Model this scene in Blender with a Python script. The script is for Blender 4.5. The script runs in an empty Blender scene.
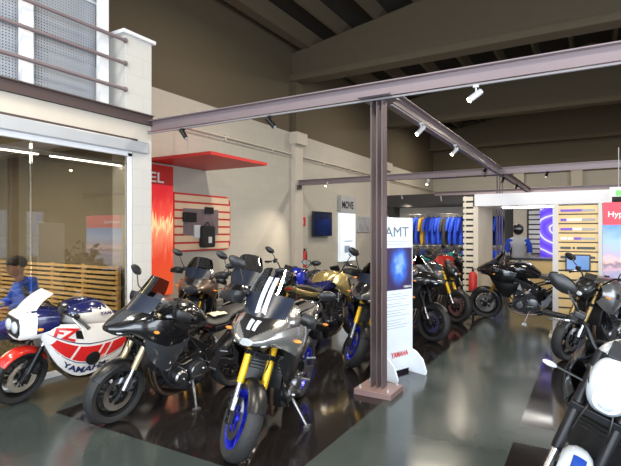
import bpy, bmesh, math, random
from mathutils import Vector, Matrix, noise
random.seed(7)
C = bpy.context.scene.collection
PI = math.pi
H = 1.66; YAW = math.radians(30.3); FP = 480.0; HZ = 231.5
cY, sY = math.cos(YAW), math.sin(YAW)
def W(f, r, z=0.0):                      # forward / right of the camera -> world
    return Vector((-sY*f + cY*r, cY*f + sY*r, z))
def P(px, py, z=0.0):                    # where a line of sight meets height z
    f = (H - z)*FP/(py - HZ); return W(f, (px-310.5)/FP*f, z)
def onX(px, py, X):
    k = (px-310.5)/FP; f = X/(-sY + cY*k); return W(f, k*f, H + (HZ-py)*f/FP)
def onY(px, py, Y):
    k = (px-310.5)/FP; f = Y/(cY + sY*k); return W(f, k*f, H + (HZ-py)*f/FP)

# ------------------------------------------------------------------ materials
MC = {}
def mat(name, col, rough=.5, metal=0., emit=None, es=1., coat=0., alpha=None, bump=None, var=None, spec=None):
    if name in MC: return MC[name]
    m = bpy.data.materials.new(name); m.use_nodes = True
    nt = m.node_tree; b = nt.nodes['Principled BSDF']
    b.inputs['Base Color'].default_value = (*col, 1)
    b.inputs['Roughness'].default_value = rough
    b.inputs['Metallic'].default_value = metal
    if coat: b.inputs['Coat Weight'].default_value = coat; b.inputs['Coat Roughness'].default_value = .05
    if spec is not None: b.inputs['Specular IOR Level'].default_value = spec
    if emit: b.inputs['Emission Color'].default_value = (*emit, 1); b.inputs['Emission Strength'].default_value = es
    tc = nt.nodes.new('ShaderNodeTexCoord')
    nz = nt.nodes.new('ShaderNodeTexNoise'); nt.links.new(tc.outputs['Object'], nz.inputs['Vector'])
    nz.inputs['Scale'].default_value = (bump or (0, 30))[1]; nz.inputs['Detail'].default_value = 3
    if bump:
        bp = nt.nodes.new('ShaderNodeBump'); bp.inputs['Strength'].default_value = bump[0]; bp.inputs['Distance'].default_value = .01
        nt.links.new(nz.outputs['Fac'], bp.inputs['Height']); nt.links.new(bp.outputs['Normal'], b.inputs['Normal'])
    v = .06 if var is None else var
    if v:
        n2 = nt.nodes.new('ShaderNodeTexNoise'); nt.links.new(tc.outputs['Object'], n2.inputs['Vector']); n2.inputs['Scale'].default_value = 4
        mx = nt.nodes.new('ShaderNodeMix'); mx.data_type = 'RGBA'
        mx.inputs[6].default_value = (*[c*(1-v) for c in col], 1); mx.inputs[7].default_value = (*[min(1, c*(1+v)) for c in col], 1)
        nt.links.new(n2.outputs['Fac'], mx.inputs[0]); nt.links.new(mx.outputs[2], b.inputs['Base Color'])
    MC[name] = m; return m
def glass(name, tint, refl=.12, rough=.02, opac=0.):
    if name in MC: return MC[name]
    m = bpy.data.materials.new(name); m.use_nodes = True; nt = m.node_tree; nt.nodes.clear()
    o = nt.nodes.new('ShaderNodeOutputMaterial'); t = nt.nodes.new('ShaderNodeBsdfTransparent'); t.inputs[0].default_value = (*tint, 1)
    g = nt.nodes.new('ShaderNodeBsdfGlossy'); g.inputs['Roughness'].default_value = rough; g.inputs['Color'].default_value = (.95, .97, 1, 1)
    fr = nt.nodes.new('ShaderNodeFresnel'); fr.inputs['IOR'].default_value = 1.5
    ad = nt.nodes.new('ShaderNodeMath'); ad.operation = 'ADD'; ad.use_clamp = True; ad.inputs[1].default_value = refl
    nt.links.new(fr.outputs[0], ad.inputs[0])
    mx = nt.nodes.new('ShaderNodeMixShader'); nt.links.new(ad.outputs[0], mx.inputs[0]); nt.links.new(t.outputs[0], mx.inputs[1]); nt.links.new(g.outputs[0], mx.inputs[2])
    last = mx
    if opac:
        d = nt.nodes.new('ShaderNodeBsdfDiffuse'); d.inputs[0].default_value = (*tint, 1)
        m2 = nt.nodes.new('ShaderNodeMixShader'); m2.inputs[0].default_value = opac
        nt.links.new(mx.outputs[0], m2.inputs[1]); nt.links.new(d.outputs[0], m2.inputs[2]); last = m2
    nt.links.new(last.outputs[0], o.inputs[0]); MC[name] = m; return m

# ------------------------------------------------------------------ mesh builder
def cr(p0, p1, p2, p3, t):
    return .5*((2*p1) + (p2-p0)*t + (2*p0-5*p1+4*p2-p3)*t*t + (3*p1-p0-3*p2+p3)*t**3)
def spath(pts, n):
    pts = [Vector(p) for p in pts]
    if n <= 1 or len(pts) < 3: return pts
    out = []
    for i in range(len(pts)-1):
        a = pts[i-1] if i else 2*pts[0]-pts[1]; d = pts[i+2] if i+2 < len(pts) else 2*pts[-1]-pts[-2]
        for k in range(n): out.append(cr(a, pts[i], pts[i+1], d, k/n))
    out.append(pts[-1]); return out
class MB:
    def __init__(s): s.v = []; s.f = []; s.m = []
    def add(s, vs, fs, mi=0, M=None):
        o = len(s.v)
        s.v += [(M @ Vector(p) if M else Vector(p)) for p in vs]
        s.f += [tuple(i+o for i in f) for f in fs]; s.m += [mi]*len(fs); return s
    def box(s, c, d, mi=0, M=None, rot=None):
        x, y, z = (a/2 for a in d); R = rot.to_matrix() if rot else Matrix.Identity(3)
        vs = [Vector(c)+R@Vector((i*x, j*y, k*z)) for i in (-1, 1) for j in (-1, 1) for k in (-1, 1)]
        return s.add(vs, [(0,1,3,2),(4,6,7,5),(0,4,5,1),(2,3,7,6),(0,2,6,4),(1,5,7,3)], mi, M)
    def span(s, a, b, mi=0):
        a = Vector(a); b = Vector(b); return s.box((a+b)/2, [abs(q) for q in (b-a)], mi)
    def beam(s, a, b, w, h, mi=0, up=(0, 0, 1)):       # box-section bar from a to b
        a = Vector(a); b = Vector(b); d = b-a; x = d.normalized(); u = Vector(up)
        y = u.cross(x); y = y.normalized() if y.length > 1e-4 else Vector((0, 1, 0)); z = x.cross(y)
        M = Matrix.Translation((a+b)/2) @ Matrix((x, y, z)).transposed().to_4x4()
        return s.box((0, 0, 0), (d.length, w, h), mi, M)
    def tube(s, pts, r, n=10, mi=0, sm=1, caps=True):
        P_ = spath(pts, sm); N = len(P_)
        rr = r if isinstance(r, (list, tuple)) else [r]*len(pts)
        rad = []
        for i in range(N):
            t = i/(N-1)*(len(rr)-1); k = min(int(t), len(rr)-2) if len(rr) > 1 else 0
            rad.append(rr[k]+(rr[k+1]-rr[k])*(t-k) if len(rr) > 1 else rr[0])
        vs = []; fs = []; pu = None
        for i in range(N):
            t = (P_[min(i+1, N-1)]-P_[max(i-1, 0)]).normalized()
            if pu is None:
                pu = t.orthogonal().normalized()
            pu = (pu - t*pu.dot(t)).normalized(); w = t.cross(pu)
            for k in range(n):
                a = 2*PI*k/n; vs.append(P_[i]+(pu*math.cos(a)+w*math.sin(a))*rad[i])
        for i in range(N-1):
            for k in range(n):
                k2 = (k+1) % n; fs.append((i*n+k, i*n+k2, (i+1)*n+k2, (i+1)*n+k))
        if caps: fs.append(tuple(range(n))[::-1]); fs.append(tuple((N-1)*n+k for k in range(n)))
        return s.add(vs, fs, mi)
    def lathe(s, prof, c=(0, 0, 0), axis='y', n=32, closed=False, mi=0, M=None):
        vs = []; fs = []; L = len(prof)
        for k in range(n):
            a = 2*PI*k/n; ca, sa = math.cos(a), math.sin(a)
            for r, h in prof:
                p = {'y': (r*ca, h, r*sa), 'z': (r*ca, r*sa, h), 'x': (h, r*ca, r*sa)}[axis]
                vs.append(Vector(c)+Vector(p))
        for k in range(n):
            k2 = (k+1) % n
            for j in range(L if closed else L-1):
                j2 = (j+1) % L; fs.append((k*L+j, k2*L+j, k2*L+j2, k*L+j2))
        if not closed:
            if prof[0][0] > 1e-5: fs.append(tuple(k*L for k in range(n)))
            if prof[-1][0] > 1e-5: fs.append(tuple(k*L+L-1 for k in range(n))[::-1])
        return s.add(vs, fs, mi, M)
    def ell(s, c, d, n=14, mi=0, rot=None):
        R = rot.to_matrix() if rot else Matrix.Identity(3); vs = []; fs = []; h = n//2
        for i in range(h+1):
            t = PI*i/h
            for k in range(n):
                a = 2*PI*k/n
                vs.append(Vector(c)+R@Vector((d[0]*math.sin(t)*math.cos(a), d[1]*math.sin(t)*math.sin(a), d[2]*math.cos(t))))
        for i in range(h):
            for k in range(n):
                k2 = (k+1) % n; fs.append((i*n+k, (i+1)*n+k, (i+1)*n+k2, i*n+k2))
        return s.add(vs, fs, mi)
    def prism(s, poly, a, b, plane='xz', mi=0, M=None):
        n = len(poly); mp = {'xz': lambda p, t: (p[0], t, p[1]), 'yz': lambda p, t: (t, p[0], p[1]), 'xy': lambda p, t: (p[0], p[1], t)}[plane]
        vs = [mp(p, a) for p in poly]+[mp(p, b) for p in poly]
        fs = [tuple(range(n)), tuple(range(n, 2*n))[::-1]]+[(i, (i+1) % n+0, n+(i+1) % n, n+i)[::-1] for i in range(n)]
        return s.add(vs, fs, mi, M)
    def body(s, st, ns=3, nr=2, matfn=None, mi=0):      # symmetric loft; st = [(x, [(y,z) top..bottom])]
        rings = []
        for x, hp in st:
            h = spath([(x, y, z) for y, z in hp], nr)
            full = h + [Vector((p.x, -p.y, p.z)) for p in h[-2:0:-1]]
            rings.append(full)
        L = len(rings[0]); cols = [spath([r[i] for r in rings], ns) for i in range(L)]; N = len(cols[0])
        vs = [cols[i][j] for j in range(N) for i in range(L)]; o = len(s.v); s.v += vs
        for j in range(N-1):
            for i in range(L):
                i2 = (i+1) % L; f = (j*L+i, j*L+i2, (j+1)*L+i2, (j+1)*L+i)
                c = sum((vs[q] for q in f), Vector())/4
                s.f.append(tuple(q+o for q in f)); s.m.append(matfn(c) if matfn else mi)
        for f in (tuple(range(L))[::-1], tuple((N-1)*L+i for i in range(L))):
            c = sum((vs[q] for q in f), Vector())/L; s.f.append(tuple(q+o for q in f)); s.m.append(matfn(c) if matfn else mi)
        return s
    def panel(s, top, bot, rows=5, bulge=0., th=.006, out=(0, 1, 0), ns=3, mi=0, matfn=None, mid=None):   # thick curved sheet between two curves
        T = spath(top, ns); B = spath(bot, ns); N = len(T); out = Vector(out)
        if mid: Mi = spath(mid, ns)
        g = []
        for j in range(rows+1):
            v = j/rows
            for i in range(N):
                if mid: p = T[i]*(1-v)**2 + (Mi[i]*2-(T[i]+B[i])*.5)*2*v*(1-v) + B[i]*v*v
                else: p = T[i].lerp(B[i], v)
                g.append(p + out*bulge*4*v*(1-v))
        R = rows+1; nr = []
        for j in range(R):
            for i in range(N):
                a = g[j*N+min(i+1, N-1)]-g[j*N+max(i-1, 0)]; b = g[min(j+1, R-1)*N+i]-g[max(j-1, 0)*N+i]
                q = a.cross(b); nr.append(q.normalized() if q.length > 1e-9 else Vector((0, 1, 0)))
        vs = g+[p-n*th for p, n in zip(g, nr)]; K = len(g); o = len(s.v); s.v += vs
        F = []
        for j in range(R-1):
            for i in range(N-1):
                F.append((j*N+i, j*N+i+1, (j+1)*N+i+1, (j+1)*N+i)); F.append((K+j*N+i, K+(j+1)*N+i, K+(j+1)*N+i+1, K+j*N+i+1))
        for i in range(N-1):
            F.append((i, K+i, K+i+1, i+1)); F.append(((R-1)*N+i, (R-1)*N+i+1, K+(R-1)*N+i+1, K+(R-1)*N+i))
        for j in range(R-1):
            F.append((j*N, (j+1)*N, K+(j+1)*N, K+j*N)); F.append((j*N+N-1, K+j*N+N-1, K+(j+1)*N+N-1, (j+1)*N+N-1))
        for f in F:
            s.f.append(tuple(q+o for q in f)); s.m.append(matfn(sum((vs[q] for q in f), Vector())/4) if matfn else mi)
        return s
    def mirror(s):
        o = len(s.v); s.v += [Vector((p.x, -p.y, p.z)) for p in s.v[:o]]
        s.f += [tuple(i+o for i in f)[::-1] for f in list(s.f)]; s.m += list(s.m); return s
    def flipped(s):
        r = MB(); r.v = [Vector((p.x, -p.y, p.z)) for p in s.v]; r.f = [f[::-1] for f in s.f]; r.m = list(s.m); return r
    def build(s, name, mats, parent=None, T=None, bevel=0, angle=38, flat=False):
        me = bpy.data.meshes.new(name)
        me.from_pydata([tuple(T@p) if T else tuple(p) for p in s.v], [], s.f)
        if not isinstance(mats, (list, tuple)): mats = [mats]
        for m in mats: me.materials.append(m)
        me.polygons.foreach_set('material_index', s.m)
        bm = bmesh.new(); bm.from_mesh(me); bmesh.ops.remove_doubles(bm, verts=bm.verts, dist=1e-5)
        bmesh.ops.recalc_face_normals(bm, faces=bm.faces); bm.to_mesh(me); bm.free()
        if not flat:
            me.polygons.foreach_set('use_smooth', [True]*len(me.polygons)); me.set_sharp_from_angle(angle=math.radians(angle))
        me.update()
        o = bpy.data.objects.new(name, me); C.objects.link(o)
        if parent: o.parent = parent
        if bevel:
            b = o.modifiers.new('bevel', 'BEVEL'); b.width = bevel; b.segments = 2; b.limit_method = 'ANGLE'; b.angle_limit = math.radians(50)
        return o
def thing(name, label, cat, loc=(0, 0, 0), rz=0, group=None, rx=0, sc=1.):
    o = bpy.data.objects.new(name, None); C.objects.link(o); o.empty_display_size = .1
    o.location = loc; o.rotation_euler = (rx, 0, rz); o.scale = (sc,)*3
    return tag(o, label, cat, group)
def tag(o, label, cat, group=None):
    o['label'] = label; o['category'] = cat
    if group: o['group'] = group
    return o
def struct(o): o['kind'] = 'structure'; return o
def copy_tree(o, parent=None):
    c = o.copy(); C.objects.link(c)
    if parent: c.parent = parent
    for ch in [x for x in C.objects if x.parent == o]: copy_tree(ch, c)
    return c
def textmesh(body, size, extr=.0, bold=0., shear=0., width=1.):
    cu = bpy.data.curves.new('t', 'FONT'); cu.body = body; cu.size = size; cu.extrude = extr; cu.offset = bold; cu.shear = shear
    cu.align_x = 'LEFT'; cu.resolution_u = 3
    o = bpy.data.objects.new('t', cu); C.objects.link(o)
    dg = bpy.context.evaluated_depsgraph_get(); me = o.evaluated_get(dg).to_mesh()
    vs = [v.co.copy() for v in me.vertices]; fs = [tuple(p.vertices) for p in me.polygons]
    bpy.data.objects.remove(o); bpy.data.curves.remove(cu)
    for v in vs: v.x *= width
    return vs, fs
def lettering(name, body, size, origin, ux, uz, m, parent, bold=0., shear=0., width=1., center=False, lift=.003):
    vs, fs = textmesh(body, size, .0, bold, shear, width)
    ux = Vector(ux).normalized(); uz = Vector(uz).normalized(); n = ux.cross(uz)
    w = max(v.x for v in vs); off = -w/2 if center else 0
    b = MB(); b.add([Vector(origin)+ux*(v.x+off)+uz*v.y+n*lift for v in vs], fs)
    me = bpy.data.meshes.new(name); me.from_pydata([tuple(p) for p in b.v], [], b.f); me.materials.append(m)
    o = bpy.data.objects.new(name, me); C.objects.link(o)
    if parent: o.parent = parent
    return o

# ------------------------------------------------------------------ common materials
RUB = mat('tyre_rubber', (.022, .022, .023), .62, bump=(.5, 90)); BLK = mat('black_plastic', (.010, .010, .011), .34)
MBLK = mat('matte_black_metal', (.018, .018, .02), .35, .6); SEAT = mat('seat_vinyl', (.02, .02, .022), .5, bump=(.25, 160))
ALU = mat('cast_aluminium', (.24, .24, .25), .32, .95); DENG = mat('engine_grey', (.055, .055, .06), .36, .8)
CHR = mat('chrome', (.78, .78, .8), .12, 1.); STEEL = mat('disc_steel', (.5, .5, .52), .28, 1.)
GOLD = mat('fork_gold', (.75, .42, .05), .28, .85); YEL = mat('fork_yellow_gold', (.85, .50, .02), .3, .35)
CHAMP = mat('fork_champagne', (.62, .50, .30), .3, .6); SILF = mat('fork_silver', (.55, .55, .57), .25, .9)
LENS = mat('headlight_lens', (.7, .74, .8), .08, .2, coat=1.); AMB = mat('indicator_amber', (.75, .25, .03), .25)
REDL = mat('tail_light_red', (.5, .01, .01), .2); MIRG = mat('mirror_glass', (.6, .65, .7), .03, 1.)
BRZ = mat('header_bronze', (.36, .27, .2), .3, 1.)
CLEAR = glass('clear_screen', (.82, .84, .86), .04); SMOKE = glass('smoked_screen', (.35, .36, .40), .06)
FOGGY = glass('milky_screen', (.85, .82, .74), .05, .1, .75)

ICE = mat('paint_ice_white', (.68, .76, .84), .25, coat=1.); BP = mat('paint_black', (.012, .012, .014), .16, .2, coat=1.)
# ------------------------------------------------------------------ motorcycle
def wheel_profile(R, w):
    ri = R*.72; return [(ri, -w*.36), (ri+.02, -w*.46), (R*.90, -w*.5), (R*.965, -w*.36), (R*.993, -w*.17), (R, 0),
                        (R*.993, w*.17), (R*.965, w*.36), (R*.90, w*.5), (ri+.02, w*.46), (ri, w*.36), (ri-.008, 0)]
def make_wheel(name, c, R, w, rimm, root, T, spokes=5, discs=(1, -1), dr=.15, sprocket=False):
    ri = R*.72; b = MB(); hw = w*.34
    b.lathe([(ri+.004, -hw-.006), (ri+.004, hw+.006), (ri-.012, hw+.004), (ri-.03, hw*.35), (ri-.03, -hw*.35), (ri-.012, -hw-.004)], c, 'y', 40, True)
    b.lathe([(.018, -.07), (.045, -.06), (.05, -.03), (.038, 0), (.05, .03), (.045, .06), (.018, .07)], c, 'y', 20)
    cx, cy, cz = c
    for k in range(spokes):
        for da in (-.16, .16):
            a = 2*PI*k/spokes+.3
            p0 = Vector((cx+.04*math.cos(a+da*.6), cy, cz+.04*math.sin(a+da*.6))); p1 = Vector((cx+(ri-.02)*math.cos(a+da), cy, cz+(ri-.02)*math.sin(a+da)))
            b.beam(p0, p1, .03, .016, up=(math.sin(a), 0, -math.cos(a)))
    wo = b.build(name, rimm, root, T, bevel=.003)
    t = MB(); t.lathe(wheel_profile(R, w), c, 'y', 48, True); t.build('tyre', RUB, wo, T)
    for sgn in discs:
        y = .058*sgn if not sprocket else .07*sgn
        d = MB(); d.lathe([(dr*.66, y-.0025), (dr, y-.0025), (dr, y+.0025), (dr*.66, y+.0025)], c, 'y', 40, True); 
        for k in range(6):
            a = 2*PI*k/6; d.beam((cx+.04*math.cos(a), y, cz+.04*math.sin(a)), (cx+dr*.7*math.cos(a), y, cz+dr*.7*math.sin(a)), .004, .018, up=(math.sin(a), 0, -math.cos(a)))
        d.build('brake_disc', STEEL, wo, T)
    if sprocket:
        d = MB(); y = .085
        pr = []
        d.lathe([(.075, y-.004), (.108, y-.004), (.108, y+.004), (.075, y+.004)], c, 'y', 36, True)
        for k in range(30):
            a = 2*PI*k/30; d.box((cx+.11*math.cos(a), y, cz+.11*math.sin(a)), (.012, .006, .01), rot=Matrix.Rotation(-a, 3, 'Y').to_euler())
        for k in range(5):
            a = 2*PI*k/5; d.beam((cx+.03*math.cos(a), y, cz+.03*math.sin(a)), (cx+.08*math.cos(a), y, cz+.08*math.sin(a)), .006, .02, up=(math.sin(a), 0, -math.cos(a)))
        d.build('sprocket', DENG, wo, T)
    return wo
def fender(name, c, R, w, a0, a1, m, root, T, drop=.05):
    b = MB(); rows = []
    for s_ in (-1, -.75, -.35, 0, .35, .75, 1):
        rr = R+.018-drop*abs(s_)**3; rows.append([(c[0]+rr*math.cos(a), s_*w/2, c[2]+rr*math.sin(a)) for a in [a0+(a1-a0)*k/14 for k in range(15)]])
    vs = [Vector(p) for r in rows for p in r]; N = 15; K = len(vs)
    vs2 = vs+[p-(p-Vector((c[0], p.y, c[2]))).normalized()*.005 for p in vs]; F = []
    for j in range(6):
        for i in range(N-1):
            F.append((j*N+i, j*N+i+1, (j+1)*N+i+1, (j+1)*N+i)); F.append((K+j*N+i, K+(j+1)*N+i, K+(j+1)*N+i+1, K+j*N+i+1))
    for i in range(N-1): F.append((i, K+i, K+i+1, i+1)); F.append((6*N+i, 6*N+i+1, K+6*N+i+1, K+6*N+i))
    for j in range(6): F.append((j*N, (j+1)*N, K+(j+1)*N, K+j*N)); F.append((j*N+14, K+j*N+14, K+(j+1)*N+14, (j+1)*N+14))
    b.add(vs2, F); return b.build(name, m, root, T)

def motorcycle(label, loc, heading, kind='naked', steer=0., lean=8., sc=1., paint=None, paint2=None, rim=None, fork=None, screen=None,
               full=True, fend=None, group='motorcycles standing in the showroom', seatm=None, guards=False, engine=True, deco=None, sh=1.):
    """local axes: x forward, y left, z up"""
    root = thing('motorcycle', label, 'motorcycle', loc, heading, group, rx=-math.radians(lean), sc=sc)
    paint = paint or BLK; paint2 = paint2 or BLK; rim = rim or MBLK; fork = fork or GOLD; seatm = seatm or SEAT
    sport = kind == 'sport'; tour = kind == 'tourer'; retro = kind == 'retro'
    RF, RR = (.292, .30) if retro else (.298, .31)
    F = Vector((.72, 0, RF)); RA = Vector((-.72, 0, RR)); ax = Vector((-.42, 0, .907)).normalized()
    T = Matrix.Translation(F) @ Matrix.Rotation(math.radians(steer), 4, ax) @ Matrix.Translation(-F)
    def FK(t, y=0, dx=0.): p = F+ax*t; return (p.x+dx*.907, y, p.z+dx*.42)
    # ---- front assembly
    make_wheel('front_wheel', tuple(F), RF, .125, rim, root, T, 3 if retro else 5, (1, -1), .155)
    fender('front_fender', tuple(F), RF, .15, math.radians(38), math.radians(150), fend or BLK, root, T)
    ftop = .80 if not retro else .70
    for sg in (1, -1):
        y = .098*sg
        b = MB()
        if retro:
            b.tube([FK(-.02, y), FK(.02, y), FK(.34, y)], .026, 14); nm = MBLK
        else:
            b.tube([FK(.25, y), FK(.26, y), FK(.50, y), FK(ftop, y)], [.026, .029, .029, .027], 16); nm = fork
        leg = b.build('fork_leg', nm, root, T)
        b = MB()
        if retro: b.tube([FK(.33, y), FK(ftop, y)], .019, 12)
        else: b.tube([FK(.02, y), FK(.32, y)], .0205, 12)
        b.build('fork_tube', SILF, leg, T)
        b = MB(); b.box(FK(-.0, y*1.02), (.075, .04, .10), rot=Matrix.Rotation(math.radians(-25), 3, 'Y').to_euler()); b.tube([(F.x, y*.6, F.z), (F.x, y*1.3, F.z)], .018, 12)
        b.build('axle_clamp', MBLK, leg, T, bevel=.006)
        b = MB(); q = Vector(FK(.12, y*.92, -.075)); b.box(q, (.055, .05, .13), rot=Matrix.Rotation(math.radians(-28), 3, 'Y').to_euler())
        for kk in (-.03, .03): b.lathe([(.0, -.03*sg), (.019, -.03*sg), (.019, .034*sg), (0, .034*sg)], (q.x+kk*-.42, q.y, q.z+kk*.9), 'y', 12)
        b.build('brake_caliper', MBLK if fork is not CHAMP else DENG, leg, T, bevel=.005)
        b = MB(); b.tube([FK(.13, y*.95, -.06), FK(.25, y*.8, -.07), FK(.45, y*.7, .05), FK(.6, y*.4, .05)], .005, 6, sm=4); b.build('brake_hose', BLK, leg, T)
    b = MB()
    for t, h in ((.50, .03), (.71, .026)):
        b.beam(FK(t, -.13), FK(t, .13), .075, h*1.4, up=(.42, 0, -.907) if False else (0, 0, 1))
    b.tube([FK(.48, 0, -.03), FK(.74, 0, -.03)], .028, 12); b.build('triple_clamp', MBLK, root, T, bevel=.006)
    # ---- bars
    if retro or sport: hb = [FK(.70, .10), FK(.71, .16, -.03), FK(.69, .30, -.13), FK(.66, .37, -.17)]
    else: hb = [FK(.78, 0, -.02), FK(.80, .12, -.02), FK(.90, .22, -.02), FK(.90, .30, -.06), FK(.885, .41, -.13)]
    b = MB(); b.tube(([FK(.70, 0)] if retro or sport else [])+hb, .011, 8, sm=4); b.mirror(); bar = b.build('handlebar', MBLK, root, T)
    for sg in (1, -1):
        p1 = Vector(hb[-1]); p0 = Vector(hb[-2]); d = (p1-p0).normalized(); g0 = p1-d*.13
        fl = lambda v: Vector((v[0], v[1]*sg, v[2]))
        b = MB(); b.tube([fl(g0), fl(p1)], .0165, 10); b.tube([fl(p1), fl(p1+d*.022)], .019, 10); b.build('grip', BLK, bar, T)
        b = MB(); q = g0-d*.03; b.box(fl(q+Vector((0, 0, .005))), (.045, .05, .05)); b.build('switch_pod', BLK, bar, T, bevel=.008)
        b = MB(); b.tube([fl(q+Vector((.03, 0, 0))), fl(q+Vector((.06, .03, -.005))), fl(p1+Vector((.045, -.02, -.015)))], [.007, .0065, .005], 6, sm=3); b.build('lever', SILF, bar, T)
        if sg == -1 and not retro:
            b = MB(); b.box(fl(q+Vector((.03, -.02, .045))), (.05, .06, .035)); b.build('fluid_reservoir', DENG, bar, T, bevel=.008)
        # mirrors
        s0 = q+Vector((.01, -.02, .03))
        if retro: s0 = Vector((.56, .20, .93)); s1 = Vector((.54, .40, 1.04)); s2 = s1
        elif sport: s0 = Vector((.60, .17, 1.0)); s1 = Vector((.55, .36, 1.12)); s2 = s1
        else: s1 = q+Vector((.05, .04, .11)); s2 = q+Vector((.02, .10, .165))
        if tour: s2 = s2+Vector((0, .02, .07))
        fixed = retro or sport; TM = None if fixed else T
        b = MB(); b.tube([fl(s0), fl((s0+s1)/2+Vector((.01, 0, .01))), fl(s1), fl(s2)], .0065, 6, sm=3)
        mr = b.build('mirror_stalk', BLK, root, TM)
        b = MB(); cc = s2+Vector((0, .02, .0)); n = 14; rings = []
        for k, (sx, hx) in enumerate(((.0, .5), (.012, .92), (.028, 1.), (.034, .96))):
            rings.append([fl(cc+Vector((.02-sx*1.0, .082*hx*math.cos(2*PI*i/n)+.004*math.sin(4*PI*i/n), .048*hx*math.sin(2*PI*i/n)+.016*hx*math.cos(2*PI*i/n)))) for i in range(n)])
        vs = [p for r_ in rings for p in r_]; fs = [(k*n+i, k*n+(i+1) % n, (k+1)*n+(i+1) % n, (k+1)*n+i) for k in range(3) for i in range(n)]+[tuple(range(n)), tuple(3*n+i for i in range(n))]
        b.add(vs, fs); b.build('mirror_housing', BLK, mr, TM)
        b = MB(); b.add([Vector((p.x-.002, cc.y*sg+(p.y-cc.y*sg)*.88, cc.z+(p.z-cc.z)*.88)) for p in rings[3]], [tuple(range(n))]); b.build('mirror_glass', MIRG, mr, TM)
        if guards or tour:
            b = MB(); b.panel([fl(g0+Vector((.06, -.04, .05))), fl(g0+Vector((.10, .06, .05))), fl(p1+Vector((.05, .03, .03)))],
                              [fl(g0+Vector((.07, -.04, -.04))), fl(g0+Vector((.105, .06, -.05))), fl(p1+Vector((.05, .03, -.03)))], 4, .015, .004, (1, 0, 0)); b.build('hand_guard', BLK, bar, T)
    # ---- engine and frame
    b = MB()
    for sg in (1, -1):
        b.beam((.36, .045*sg, .93), (.20, .15*sg, .80), .035, .12); b.beam((.21, .15*sg, .81), (-.20, .15*sg, .56), .04, .10); b.beam((-.20, .15*sg, .60), (-.26, .13*sg, .36), .04, .10)
        b.tube([(-.1, .12*sg, .66), (-.45, .10*sg, .78), (-.8, .07*sg, .84)], .014, 8); b.tube([(-.24, .12*sg, .5), (-.6, .09*sg, .78)], .012, 8)
        if kind == 'naked': b.tube([(.34, .06*sg, .86), (.22, .16*sg, .55), (.1, .15*sg, .42)], .014, 8)
    b.tube([(.33, 0, .84), (.44, 0, 1.0)] if False else [FK(.5, 0, -.03), FK(.72, 0, -.03)], .04, 14)
    b.build('frame', MBLK if not deco == 'silverframe' else ALU, root, bevel=.006)
    if engine:
        b = MB(); b.prism([(.20, .50), (.24, .38), (.20, .24), (.02, .18), (-.20, .22), (-.27, .36), (-.24, .48), (-.05, .54)], -.13, .13)
        R_ = Matrix.Rotation(math.radians(22), 3, 'Y').to_euler()
        b.box((.16, 0, .58), (.17, .30, .2), rot=R_); b.box((.21, 0, .71), (.16, .34, .09), rot=R_)
        for k in range(5): b.box((.13+.015*k, 0, .51+.034*k), (.185, .316, .008), rot=R_)
        eng = b.build('engine', DENG, root, bevel=.01)
        for sg in (1, -1):
            b = MB(); b.lathe([(.105, .12*sg), (.105, .165*sg), (.092, .185*sg), (.05, .192*sg), (.0, .192*sg)], (-.10, 0, .37), 'y', 24)
            b.lathe([(.075, .12*sg), (.075, .17*sg), (.06, .188*sg), (0, .19*sg)], (.11, 0, .34), 'y', 20)
            for k in range(8):
                a = 2*PI*k/8; b.lathe([(.008, .17*sg), (.008, .186*sg), (0, .187*sg)], (-.10+.097*math.cos(a), 0, .37+.097*math.sin(a)), 'y', 6)
            b.build('engine_cover', ALU if sg == 1 and kind != 'sport' else DENG, eng)
        b = MB(); pipes = MB()
        for y in ((-.09, 0, .09) if not retro else (-.11, -.04, .04, .11)):
            pipes.tube([(.27, y, .64), (.36, y, .58), (.375, y, .42), (.29, y*.9, .22), (.1, y*.6, .135), (-.15, y*.4-.02, .14)], .019, 10, sm=4)
        ex = pipes.build('exhaust_header', BRZ, root)
        b.tube([(-.12, -.03, .14), (-.22, -.06, .15), (-.34, -.14, .22), (-.42, -.165, .30), (-.72, -.19, .38), (-.80, -.195, .40)] if not sport else [(-.12, -.03, .14), (-.3, -.12, .2), (-.6, -.17, .32)], [.03, .045, .05, .055, .058, .03], 14, sm=3)
        b.build('muffler', DENG if not retro else BLK, ex)
        b = MB(); b.box((.385, 0, .60), (.035, .34, .26), rot=Matrix.Rotation(math.radians(-8), 3, 'Y').to_euler())
        for k in range(9): b.box((.405+.004*k-.016, 0, .49+.027*k), (.008, .32, .006))
        b.build('radiator', BLK, root, bevel=.004)
    if engine:
        rg = random.Random(int(abs(loc[0]*1000+loc[1]*77)))
        b = MB()
        for sg in (1, -1):
            b.tube([(.33, .10*sg, .78), (.28, .19*sg, .62), (.16, .20*sg, .50), (.02, .19*sg, .52)], .011, 8, sm=4)
            b.tube([(.05, .17*sg, .74), (-.05, .19*sg, .62), (-.16, .19*sg, .52), (-.2, .17*sg, .42)], .008, 6, sm=4)
            b.tube([(.36, .16*sg, .50), (.30, .19*sg, .36), (.18, .19*sg, .26)], .012, 8, sm=4)
            b.tube([FK(.62, .08*sg), (.30, .13*sg, .88), (.16, .17*sg, .80)], .006, 6, sm=4)
        b.build('coolant_hose', BLK, root)
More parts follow.
